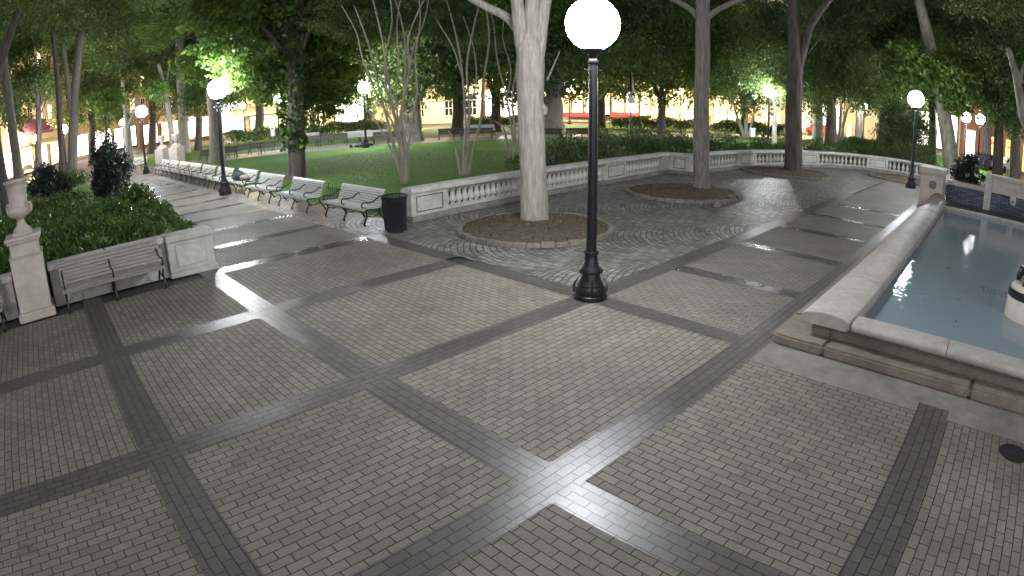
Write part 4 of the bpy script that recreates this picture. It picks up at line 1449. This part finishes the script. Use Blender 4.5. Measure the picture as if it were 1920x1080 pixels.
BG += [
    ('oak_tree', 'tree behind the slim leaning trunk, dark against the shop lights', 372, 296, 64, .4, 'bark_dark', (-16, 14), 'big', 380, 90, 1.1),
    ('oak_tree', 'tall dark tree over the far right lamps, right of the leaning trunk', 1872, 312, 40, .35, 'bark_dark', (-16, 14), 'big', 1850, 110, .75),
    ('oak_tree', 'dark tree between the fountain lamp and the leaning trunk', 1748, 300, 48, .35, 'bark_dark', (-14, 16), 'big', 1735, 60, .85),
    ('oak_tree', 'dark tree left of the big rounded evergreen', 1610, 275, 62, .4, 'bark_dark', (-16, 14), 'big', 1610, 40, 1.0)]
for i, (nm, lab, px, py, d, r, bark, fk, ck, cx, cyy, sc) in enumerate(BG):
    dy = (py - 150) / 5
    tr = ([(px, py), (px, py - dy), (px + 1, py - 2.2 * dy), (px, py - 3.4 * dy)], [r * 1.25, r, r * .9, r * .8])
    top = (px, py - 3.2 * dy)
    lb_ = [([top, (px + fk[0] * .5, top[1] - 30), (px + fk[0], top[1] - 75)], [r * .6, r * .45, r * .25]),
           ([top, (px + fk[1] * .5, top[1] - 28), (px + fk[1], top[1] - 70)], [r * .6, r * .45, r * .25]),
           ([top, (px, top[1] - 40), (px + 3, top[1] - 100)], [r * .6, r * .5, r * .3]),
           ([(px, top[1] + 10), (px + fk[1] * .9, top[1] - 12), (px + fk[1] * 1.6, top[1] - 40)], [r * .3, r * .22, r * .1])]
    px_tree(nm, lab, d, tr, lb_, bark, [(ck, far(cx, cyy + 42, d + (i % 3) - 1), sc * 1.08, i * 1.3), ('abc'[i % 3], far(cx + (35, -40, 10)[i % 3], cyy - 50, d + 3), sc * 1.15, i * 2.1)], 'trees beyond the lawn', n=12)
px_tree('multi_stem_tree', 'multi-stemmed pale tree in the group right of the flared trunk', 43,
        ([(1572, 282), (1574, 240), (1577, 200), (1568, 150)], [.12, .1, .08, .05]), [([(1575, 282), (1582, 235), (1596, 190), (1612, 165)], [.1, .08, .06, .04]), ([(1570, 282), (1566, 230), (1560, 180)], [.1, .07, .05]), ([(1578, 240), (1588, 200), (1585, 150)], [.07, .05, .03])],
        'bark_myrtle', [('myrtle', far(1580, 120, 43), 1.5)], n=8)
px_tree('multi_stem_tree', 'multi-stemmed tree before the amber wall right of the second bare trunk', 56,
        ([(1396, 262), (1388, 235), (1378, 205), (1370, 170)], [.18, .15, .12, .08]), [([(1398, 262), (1399, 225), (1405, 190), (1412, 150)], [.2, .17, .14, .08]), ([(1400, 262), (1410, 228), (1416, 195)], [.14, .1, .06])],
        'bark', [('a', far(1390, 110, 56), .85, .5)], n=8)
px_tree('leaning_tree', 'tall pale trunk leaning left behind the fountain pillar', 37.5,
        ([(1786, 338), (1782, 295), (1769, 210), (1752, 120), (1736, 52), (1718, -20)], [.62, .5, .46, .41, .36, .3]), [([(1760, 150), (1745, 115), (1720, 95)], [.1, .06, .03])],
        'bark_plane', [('big', far(1740, 20, 37) + Vector((0, 0, 4)), .8, 2), ('bough', far(1790, 150, 36), 1.3), ('bough', far(1720, 120, 36.5), 1.4)], flare=1.2)
px_tree('plane_tree', 'pale bent limb and trunk at the far right edge', 27,
        ([(1960, 330), (1940, 270), (1920, 220), (1910, 170), (1902, 130), (1890, 90)], [.34, .28, .24, .2, .17, .12]), [([(1908, 165), (1918, 130), (1935, 90)], [.13, .11, .08])],
        'bark_plane', [('big', far(1900, 30, 27) + Vector((0, 0, 2.2)), .7, 1)])

# extra boughs that fill the canopy edge, each hanging from a named tree
for nm_lab, spots in {'tall_tree': [], }.items():
    pass

# ================================================================ SHRUBS BEHIND THE BALUSTRADE
G_SH = 'shrubs behind the balustrade'
sh = [(15.9, 14.6, .95), (16.8, 15.3, 1.15), (17.6, 15.0, 1.4), (18.9, 14.6, 1.5), (20.2, 15.0, 1.6), (21.5, 14.6, 1.65), (22.9, 14.2, 1.6), (24.6, 13.9, 1.5),
      (26.5, 13.7, 1.3), (28.4, 13.1, 1.2), (30.4, 12.3, 1.15), (32.4, 11.4, 1.2), (34.2, 10.4, 1.3), (36.0, 9.0, 1.35), (37.0, 7.3, 1.5), (37.6, 5.6, 1.6), (37.6, 4.0, 1.7)]
words = ['low', 'second', 'third', 'fourth', 'fifth', 'sixth', 'seventh', 'eighth', 'ninth', 'tenth', 'eleventh', 'twelfth', 'thirteenth', 'fourteenth', 'fifteenth', 'sixteenth', 'last']
sproto = None
for i, (x, y, h) in enumerate(sh):
    h *= 1.12
    lab = 'azalea shrub behind the balustrade, %s along it counting from the litter bin' % ('first' if i == 0 else words[i])
    if i % 4 == 0 or sproto is None:
        sproto = shrub('azalea_shrub', lab, (x, y, 0), 1.2, 1.15, h, 2900, .115, M['leaf_shrub'], 40 + i, G_SH)
        sh_h = h
    else:
        dup(sproto, lab, (x, y, 0), i * 1.9, (1.0, 1.0, h / sh_h))
shrub('rounded_tree_shrub', 'big rounded evergreen behind the balustrade at the fountain lamp', (41.5, 6.2, 0), 2.1, 2.1, 4.4, 9000, .2, M['leaf_shrub'], 71, lobes=36)
# far hedges by the street
for i, (pa, pb_, d, h, lab) in enumerate([(430, 560, 66, 1.3, 'long dark far hedge before the white awning'), (575, 720, 64, 1.2, 'far hedge before the bright shop windows'), (880, 1010, 66, 1.0, 'far low hedge left of the pale trunk'),
                                          (1150, 1300, 62, 1.1, 'far low hedge in front of the red canopies'), (1340, 1470, 60, 1.2, 'far hedge before the amber wall'), (1585, 1700, 46, 1.2, 'hedge before the dim cream building')]):
    A, Bq = foot(pa, d), foot(pb_, d)
    n = 5000
    u = RNG.random((n, 1))
    P = np.array(A) * (1 - u) + np.array(Bq) * u
    P[:, 2] = (RNG.random(n) ** .5) * h * (1 + .2 * np.sin(u[:, 0] * 17 + i))
    P[:, :2] += RNG.normal(size=(n, 2)) * .45
    tag(leaf_mesh('far_hedge', P, .22, .5, np.tile([0, 0, .8], (n, 1)), M['leaf_shrub'], None), lab, 'hedge', 'far hedges along the street')

# ================================================================ LAWN SIGNS
sp = None
for px, d, lab in [(512, 62, 'small white lawn sign left of the ivy-clad trunk'), (785, 62, 'white lawn sign before the yellow facade window'), (652, 64, 'small white lawn sign left of the middle lawn lamp'),
                   (1411, 48, 'white lawn sign right of the second bare trunk'), (530, 60, 'second narrow white lawn sign beside the ivy-clad trunk')]:
    p = foot(px, d)
    if sp is None:
        sp = thing('lawn_sign', lab, 'sign', (p.x, p.y, 0), math.atan2(p.y, p.x) - math.pi / 2, 'white signs on the lawns')
        m = MB(); m.box(-.25, -.015, .55, .25, .015, 1.25); m.build('board', M['sign_white'], sp)
        m = MB(); m.box(-.22, -.04, 0, -.18, -.016, 1.2); m.box(.18, -.04, 0, .22, -.016, 1.2); m.build('post', M['iron'], sp)
    else:
        dup(sp, lab, (p.x, p.y, 0), math.atan2(p.y, p.x) - math.pi / 2)

# planter stones with small urns at the end of the bench row
for x, y, lab in [(9.0, 44.6, 'pale stone pedestal just right of the far path lamp'), (9.9, 43.7, 'round-topped pale stone pedestal behind the far benches')]:
    t = thing('garden_pedestal', lab, 'pedestal', (x, y, 0), .6, 'garden pedestals at the path end')
    m = MB(); m.box(-.42, -.42, 0, .42, .42, 1.35); m.lathe([(.4, 1.351), (.36, 1.5), (.2, 1.6), (.1, 1.63)], n=18); m.build('block', M['urn_stone'], t, smooth='auto')
    m = MB(); m.lathe([(.14, 1.6), (.09, 1.75), (.24, 1.95), (.27, 2.2), (.32, 2.3), (.2, 2.3)], n=16); m.build('bowl', M['urn_stone'], t, smooth=True)


# ================================================================ PEOPLE
def skin_mesh(name, mat, verts, edges, parent, sub=1):
    me = bpy.data.meshes.new(name)
    me.from_pydata([v[:3] for v in verts], [], [])
    bm = bmesh.new()
    bm.from_mesh(me)
    lay = bm.verts.layers.skin.verify()
    bm.verts.ensure_lookup_table()
    for i, v in enumerate(verts):
        bm.verts[i][lay].radius = (v[3], v[4] if len(v) > 4 else v[3])
        bm.verts[i][lay].use_root = (i == 0)
    for a, b in edges:
        bm.edges.new((bm.verts[a], bm.verts[b]))
    bm.to_mesh(me)
    bm.free()
    me.materials.append(mat)
    o = bpy.data.objects.new(name, me)
    COL.objects.link(o)
    o.parent = parent
    o.modifiers.new('Skin', 'SKIN').use_smooth_shade = True
    sm = o.modifiers.new('Subsurf', 'SUBSURF')
    sm.levels = sm.render_levels = sub
    return o


def person(label, loc, rz, top, bottom, stride=.2, lying=False, arms=.15, scale=1.0, group=None):
    t = thing('person', label, 'person', loc, rz, group)
    s = stride
    J = [(0, 0, .95, .14, .11), (0, 0, 1.15, .13, .1), (0, 0, 1.36, .16, .1), (0, 0, 1.5, .055), (0, .02, 1.6, .085, .1), (0, .02, 1.72, .075, .09),
         (.19, 0, 1.42, .055), (.24, arms * .4, 1.14, .043), (.25, arms * 1.3, .9, .033), (.25, arms * 1.5, .8, .04, .02),
         (-.19, 0, 1.42, .055), (-.24, -arms * .4, 1.14, .043), (-.25, -arms * .3, .9, .033), (-.25, -arms * .1, .8, .04, .02),
         (.09, 0, .88, .09), (.1, s * .6, .5, .06), (.1, s * .7, .1, .042), (.11, s * .7 + .16, .035, .035),
         (-.09, 0, .88, .09), (-.1, -s * .35, .5, .06), (-.1, -s * 1.1, .1, .042), (-.11, -s * 1.1 + .16, .035, .035)]
    Ed = [(0, 1), (1, 2), (2, 3), (3, 4), (4, 5), (2, 6), (6, 7), (7, 8), (8, 9), (2, 10), (10, 11), (11, 12), (12, 13), (0, 14), (14, 15), (15, 16), (16, 17), (0, 18), (18, 19), (19, 20), (20, 21)]
    k = 1.16

    def pick(ids, add=.012):
        mp = {a: i for i, a in enumerate(ids)}
        vs = [J[a][:3] + tuple(r * 1.04 + add for r in J[a][3:]) for a in ids]
        return vs, [(mp[a], mp[b]) for a, b in Ed if a in mp and b in mp]
    skin_mesh('body', M['skin'], J, Ed, t)
    v, e = pick([0, 1, 2, 6, 7, 8, 10, 11, 12]); skin_mesh('jacket', top, v, e, t)
    v, e = pick([0, 14, 15, 16, 18, 19, 20], .014); skin_mesh('trousers', bottom, v, e, t)
    for a in (17, 21):
        m = MB(); x, y, z = J[a][:3]
        m.tube([(x, y - .17, .05), (x, y - .05, .055), (x, y + .06, .045), (x, y + .1, .03)], [.045, .055, .045, .025], 8); m.build('shoe', M['dark_cloth'], t, smooth=True)
    m = MB(); m.lathe([(.05, 1.56), (.1, 1.62), (.108, 1.70), (.09, 1.77), (.04, 1.815), (.01, 1.82)], at=(0, -.015, 0), n=14, ry=1.1); m.build('hair', M['hair'], t, smooth=True)
    if lying:
        t.rotation_euler = (math.pi / 2, 0, rz)
    t.scale = (scale,) * 3
    return t


p = foot(702, 43.2); p = Vector((p.x, p.y, .13))
away = math.atan2(p.y, p.x)
person('person in a blue top lying on the lawn by the middle lamp', p, away - math.pi / 2 - math.pi / 2 + .0, M['denim'], M['dark_cloth'], .05, True, .05)
bpy.context.view_layer.update()
p = foot(78, 56); person('person in dark clothes walking on the left street path', (p.x, p.y, 0), 1.0, M['dark_cloth'], M['dark_cloth'], .3, group='people on the left street')
p = foot(62, 66); person('person in dark trousers further back on the left street', (p.x, p.y, 0), -.6, M['denim'], M['dark_cloth'], .2, group='people on the left street')
p = foot(23, 60); person('person in an orange jacket at the left street edge', (p.x, p.y, 0), .3, M['orange_cloth'], M['dark_cloth'], .1, group='people on the left street')


# ================================================================ PARKED CARS
def car(label, loc, rz, paint):
    t = thing('parked_car', label, 'car', loc, rz, 'parked cars on the far street')
    m = MB()
    prof = [(-2.15, .35), (-2.2, .62), (-2.05, .86), (-1.35, .95), (-.75, 1.38), (.75, 1.42), (1.45, 1.0), (2.1, .86), (2.2, .55), (2.15, .3)]
    vs = []
    for y, kx in ((-.86, 1), (-.80, 1), (.80, 1), (.86, 1)):
        vs.append([(x, y, z) for x, z in prof])
    n = len(prof)
    allv = sum(vs, [])
    fs = [tuple(range(n))[::-1], tuple(3 * n + i for i in range(n))]
    for j in range(3):
        for i in range(n):
            fs.append((j * n + i, j * n + (i + 1) % n, (j + 1) * n + (i + 1) % n, (j + 1) * n + i))
    m.add(allv, fs)
    m.build('body', paint, t, bevel=.05, smooth='auto')
    for sy in (-1, 1):
        m = MB(); q = [(-1.15, 1.0), (-.7, 1.32), (.0, 1.35), (.0, .98)]
        m.add([(x, sy * .868, z) for x, z in q], [(0, 1, 2, 3)]); q = [(.06, .98), (.06, 1.35), (.7, 1.34), (1.2, 1.0)]; m.add([(x, sy * .868, z) for x, z in q], [(0, 1, 2, 3)])
        m.build('window', M['dark_glass'], t)
        for x in (-1.35, 1.35):
            m = MB(); m.lathe([(.3, -.1), (.33, -.07), (.33, .07), (.3, .1), (.18, .11), (.1, .105)], n=18)
            o = m.build('wheel', M['rubber'], t, smooth='auto'); o.rotation_euler = (math.pi / 2, 0, 0); o.location = (x, sy * .8, .33)
    for sy in (-1, 1):
        m = MB(); m.lathe([(.1, 0), (.09, .03), (.02, .04)], n=10); o = m.build('headlight', M['sign_white'], t); o.rotation_euler = (0, math.pi / 2, 0); o.location = (2.19, sy * .6, .66)
    return t


p = foot(1538, 76); car('red parked car behind the group of trees right of the flared trunk', (p.x, p.y, 0), .9, M['red_paint'])
p = foot(1853, 58); car('dark parked car beyond the right pair of lamps', (p.x, p.y, 0), -.5, M['car_dark'])
p = foot(1885, 60); car('pale parked car near the right picture edge', (p.x, p.y, 0), -.5, M['sign_white'])
p = foot(40, 75); car('dark parked car on the left street', (p.x, p.y, 0), 1.9, M['car_dark'])


# ================================================================ BUILDINGS AROUND THE SQUARE
def building(name, label, A, Bp, h, wall, floors, cols, ground=None, gh=4.2, depth=9.0, lit=.2, seed=1, awning=None, arch=False, winw=.42, awn_fr=(0, 1), upper0=None):
    """Facade from A to Bp (ground points, left to right as we see it); the block goes away from us."""
    A, Bp = Vector((A.x, A.y)), Vector((Bp.x, Bp.y))
    L = (Bp - A).length
    rz = math.atan2((Bp - A).y, (Bp - A).x)
    t = thing(name, label, 'building', (A.x, A.y, 0), rz)
    rnd = random.Random(seed)
    m = MB(); m.box(0, 0, 0, L, depth, h); m.build('wall', wall, t)
    m = MB(); m.box(-.2, -.35, h - .5, L + .2, -.003, h); m.build('cornice', M['trim'], t)
    m = MB(); m.box(-.1, -.2, gh + .2, L + .1, -.003, gh + .55); m.build('cornice', M['trim'], t)
    fh = (h - gh - 1.2) / max(floors, 1)
    protos = {}
    for f in range(floors):
        for c in range(cols):
            x = L * (c + .5) / cols
            w, hh = L / cols * winw, fh * .56
            z = gh + .9 + f * fh
            kind = 'lit' if rnd.random() < lit else 'dark'
            if kind not in protos:
                m = MB()
                m.box(-w / 2 - .12, -.08, -.14, w / 2 + .12, -.004, 0); m.box(-w / 2 - .12, -.06, hh, w / 2 + .12, -.004, hh + .12)
                m.box(-w / 2 - .1, -.05, 0, -w / 2, -.004, hh); m.box(w / 2, -.05, 0, w / 2 + .1, -.004, hh)
                m.box(-.03, -.045, 0, .03, -.004, hh); m.box(-w / 2, -.04, hh * .5 - .03, w / 2, -.004, hh * .5 + .03)
                o = m.build('window', M['trim'], t)
                m = MB()
                m.box(-w / 2, -.022, .0, w / 2, -.006, hh)
                g_ = m.build('pane', M['win_lit'] if kind == 'lit' else M['dark_glass'], o)
                protos[kind] = (o, g_)
            else:
                o = protos[kind][0].copy(); COL.objects.link(o); o.parent = t
                g_ = protos[kind][1].copy(); COL.objects.link(g_); g_.parent = o
            o.location = (x, 0, z)
    for (f0, f1, z0, z1, mat) in ground or []:
        x0, x1 = L * f0, L * f1
        m = MB()
        m.box(x0, -.05, z0, x1, -.006, z1)
        sw = m.build('shop_window', M[mat], t)
        m = MB()
        m.box(x0 - .12, -.16, z1, x1 + .12, -.003, z1 + .16); m.box(x0 - .12, -.14, z0, x0, -.003, z1); m.box(x1, -.14, z0, x1 + .12, -.003, z1); m.box(x0 - .12, -.14, z0 - .3, x1 + .12, -.003, z0)
        nm = max(1, int((x1 - x0) / 1.6))
        for k in range(1, nm):
            xm = x0 + (x1 - x0) * k / nm
            m.box(xm - .05, -.1, z0, xm + .05, -.051, z1)
        m.box(x0, -.09, z1 - (z1 - z0) * .28, x1, -.052, z1 - (z1 - z0) * .28 + .06)
        m.build('shop_frame', M['iron'] if (f0 * 100) % 2 < 1 else M['trim'], sw)
        if arch:
            m = MB(); w2 = (x1 - x0) / 2; cxm = (x0 + x1) / 2
            m.add([(cxm + w2 * math.cos(math.pi * q / 12), -.04, z1 + .17 + w2 * .8 * math.sin(math.pi * q / 12)) for q in range(13)], [tuple(range(13))]); m.build('arch_light', M[mat], t)
    for (f0, f1, z, drop, out, mat) in awning or []:
        m = MB()
        x0, x1 = L * f0, L * f1
        m.add([(x0, -.17, z), (x1, -.17, z), (x1, -out, z - drop), (x0, -out, z - drop), (x1, -out, z - drop - .3), (x0, -out, z - drop - .3), (x0, -.17, z - .3), (x1, -.17, z - .3)],
              [(0, 1, 2, 3), (3, 2, 4, 5), (0, 3, 5, 6), (1, 7, 4, 2), (6, 5, 4, 7)])
        m.build('awning', M[mat], t)
    return t


b_ = building('corner_building', 'tall cream apartment building with plum awning at the far left', foot(-60, 60), foot(120, 92), 30, M['cream_wall'], 7, 8,
              [(.40, .56, .6, 3.4, 'shop_warm'), (.60, .74, .6, 3.2, 'shop_white'), (.78, .96, .5, 3.4, 'shop_warm'), (.12, .34, .6, 3.2, 'shop_white')], 5.6, lit=.22, seed=3,
              awning=[(.42, .74, 6.6, 1.6, 1.2, 'awning_purple'), (.55, .85, 4.0, .5, 1.6, 'awning_cream')])
building('corner_building', 'buff stone tower block left of the far path lamp', foot(122, 96), foot(262, 98), 34, M['buff_wall'], 8, 7,
         [(.05, .3, .6, 3.6, 'shop_white'), (.36, .62, .6, 3.8, 'shop_white'), (.66, .95, .6, 3.6, 'shop_white')], 5, lit=.1, seed=5)
building('shop_building', 'low building with glaring white shop fronts behind the left path lamps', foot(264, 94), foot(405, 90), 16, M['red_brick'], 3, 8,
         [(.04, .24, .6, 3.4, 'shop_white'), (.30, .52, .6, 3.4, 'shop_warm'), (.58, .78, .6, 3.6, 'shop_white'), (.82, .97, .6, 3.4, 'shop_warm')], 4.6, lit=.1, seed=7, awning=[(.3, .52, 4.4, .8, 1.4, 'awning_cream')])
building('corner_building', 'beige building with bright white awning left of the ivy-clad trunk', foot(407, 88), foot(545, 84), 22, M['cream_wall'], 4, 5,
         [(.06, .40, .8, 5.0, 'shop_white'), (.48, .94, .5, 2.6, 'shop_warm')], 5.6, lit=.0, seed=9, awning=[(.30, .98, 4.0, .9, 2.6, 'awning_cream')])
building('shop_building', 'building with amber doors and white display windows right of the ivy-clad trunk', foot(547, 84), foot(702, 80), 18, M['buff_wall'], 3, 6,
         [(.04, .12, .2, 3.0, 'shop_orange'), (.16, .40, .4, 3.4, 'shop_warm'), (.56, .98, .8, 4.2, 'shop_white')], 5.4, lit=.1, seed=11)
building('grand_building', 'yellow lit stone facade with tall gridded windows behind the myrtles', foot(704, 80), foot(905, 78), 20, M['cream_wall'], 3, 6,
         [(.20, .215, .2, 3.0, 'win_lit')], 6.5, lit=.12, seed=13)
building('shop_building', 'dark-fronted building with pink-white shop window left of the pale trunk', foot(907, 79), foot(1015, 78), 16, M['red_brick'], 3, 4,
         [(.05, .60, .6, 4.0, 'shop_white'), (.70, .97, .6, 4.0, 'shop_white')], 5.2, lit=.2, seed=15)
building('hotel_building', 'hotel with a row of glowing arched windows and red planters behind the near lamp', foot(1017, 78), foot(1250, 77), 20, M['cream_wall'], 3, 9,
         [(.03 + k * .108, .11 + k * .108, 1.0, 3.4, 'shop_warm' if k % 3 else 'shop_white') for k in range(9)], 6.2, lit=.15, seed=17, arch=True,
         awning=[(.17, .50, 1.2, .25, .8, 'awning_red'), (.55, .78, 1.3, .25, .8, 'awning_red')])
building('hotel_building', 'long facade of amber arches between the bare plaza trunks', foot(1252, 77), foot(1470, 80), 19, M['buff_wall'], 3, 8,
         [(.03 + k * .12, .12 + k * .12, .5, 3.6, ['shop_warm', 'shop_warm', 'shop_orange'][k % 3]) for k in range(8)], 6.0, lit=.15, seed=19, arch=True)
building('corner_building', 'bright cream building behind the trees right of the flared trunk', foot(1472, 81), foot(1580, 80), 17, M['cream_wall'], 3, 4,
         [(.05, .42, .5, 3.6, 'shop_warm'), (.55, .92, .4, 4.0, 'shop_white')], 5.6, lit=.0, seed=21)
building('town_house', 'dim cream town house with small dark windows right of the tree group', foot(1582, 78), foot(1700, 76), 15, M['cream_wall'], 3, 5, [(.05, .12, .3, 1.6, 'win_lit'), (.62, .72, .2, 1.7, 'shop_orange')], 3.0, lit=.0, seed=23, winw=.34)
building('shop_building', 'building with white glowing front left of the leaning trunk', foot(1702, 80), foot(1800, 74), 15, M['cream_wall'], 2, 4, [(.2, .95, .5, 4.6, 'shop_white')], 5.4, lit=.1, seed=25)
building('town_house', 'reddish lit portico building beyond the right pair of lamps', foot(1802, 74), foot(2010, 58), 17, M['red_brick'], 3, 7,
         [(.05, .16, .3, 3.2, 'shop_white'), (.3, .38, .3, 3.0, 'shop_orange'), (.46, .54, .3, 3.0, 'shop_orange'), (.62, .70, .3, 3.0, 'shop_orange')], 4.8, lit=.15, seed=27)
building('brick_tower', 'red-brown brick tower rising above the trees at upper right', foot(1600, 118), foot(1800, 112), 46, M['red_brick'], 10, 10, None, 5, lit=.12, seed=29)
building('brick_tower', 'distant dark tower above the trees in the middle', foot(760, 125), foot(900, 125), 44, M['buff_wall'], 9, 8, None, 5, lit=.08, seed=31)
# large gridded windows of the yellow facade
gb = [o for o in bpy.data.objects if o.get('label', '').startswith('yellow lit stone facade')][0]
Lg = (foot(905, 78) - foot(704, 80)).length
for f0, f1 in ((.26, .47), (.66, .95)):
    m = MB()
    x0, x1 = Lg * f0, Lg * f1
    for k in range(9):
        xm = x0 + (x1 - x0) * k / 8
        m.box(xm - .05, -.16, 1.0, xm + .05, -.06, 3.9)
    for z in (.95, 1.9, 2.9, 3.85):
        m.box(x0, -.15, z, x1, -.061, z + .08)
    m.cur = 1
    m.box(x0, -.058, 1.0, x1, -.006, 3.9)
    m.build('window', [M['trim'], M['dark_glass']], gb)

# ================================================================ SMALL THINGS ON THE GROUND AND WATER
lp = None
for i, (x, y, z, a, lab) in enumerate([(9.3, .15, .273, .3, 'single leaf floating near the front pool edge'), (10.6, .2, .273, 1.4, 'small dark leaf floating in the middle of the pool'), (11.9, -.2, .273, 2.2, 'leaf floating left of the drain grating'),
                                       (12.8, .6, .273, .9, 'leaf floating toward the back of the pool'), (6.3, 6.0, .008, 2.0, 'dry leaf lying beside the near lamp base')]):
    if lp is None:
        m = MB()
        m.add([(-.06, 0, .003), (-.02, .025, .0), (.05, .012, .002), (.07, 0, .004), (.05, -.012, .002), (-.02, -.025, .0), (0, 0, .001)], [(0, 6, 1), (1, 6, 2), (2, 6, 3), (3, 6, 4), (4, 6, 5), (5, 6, 0)])
        lp = m.build('fallen_leaf', M['bag'], None)
        o = lp
    else:
        o = lp.copy(); COL.objects.link(o)
    o.location, o.rotation_euler = (x, y, z), (0, 0, a)
    tag(o, lab, 'leaf', 'fallen leaves')
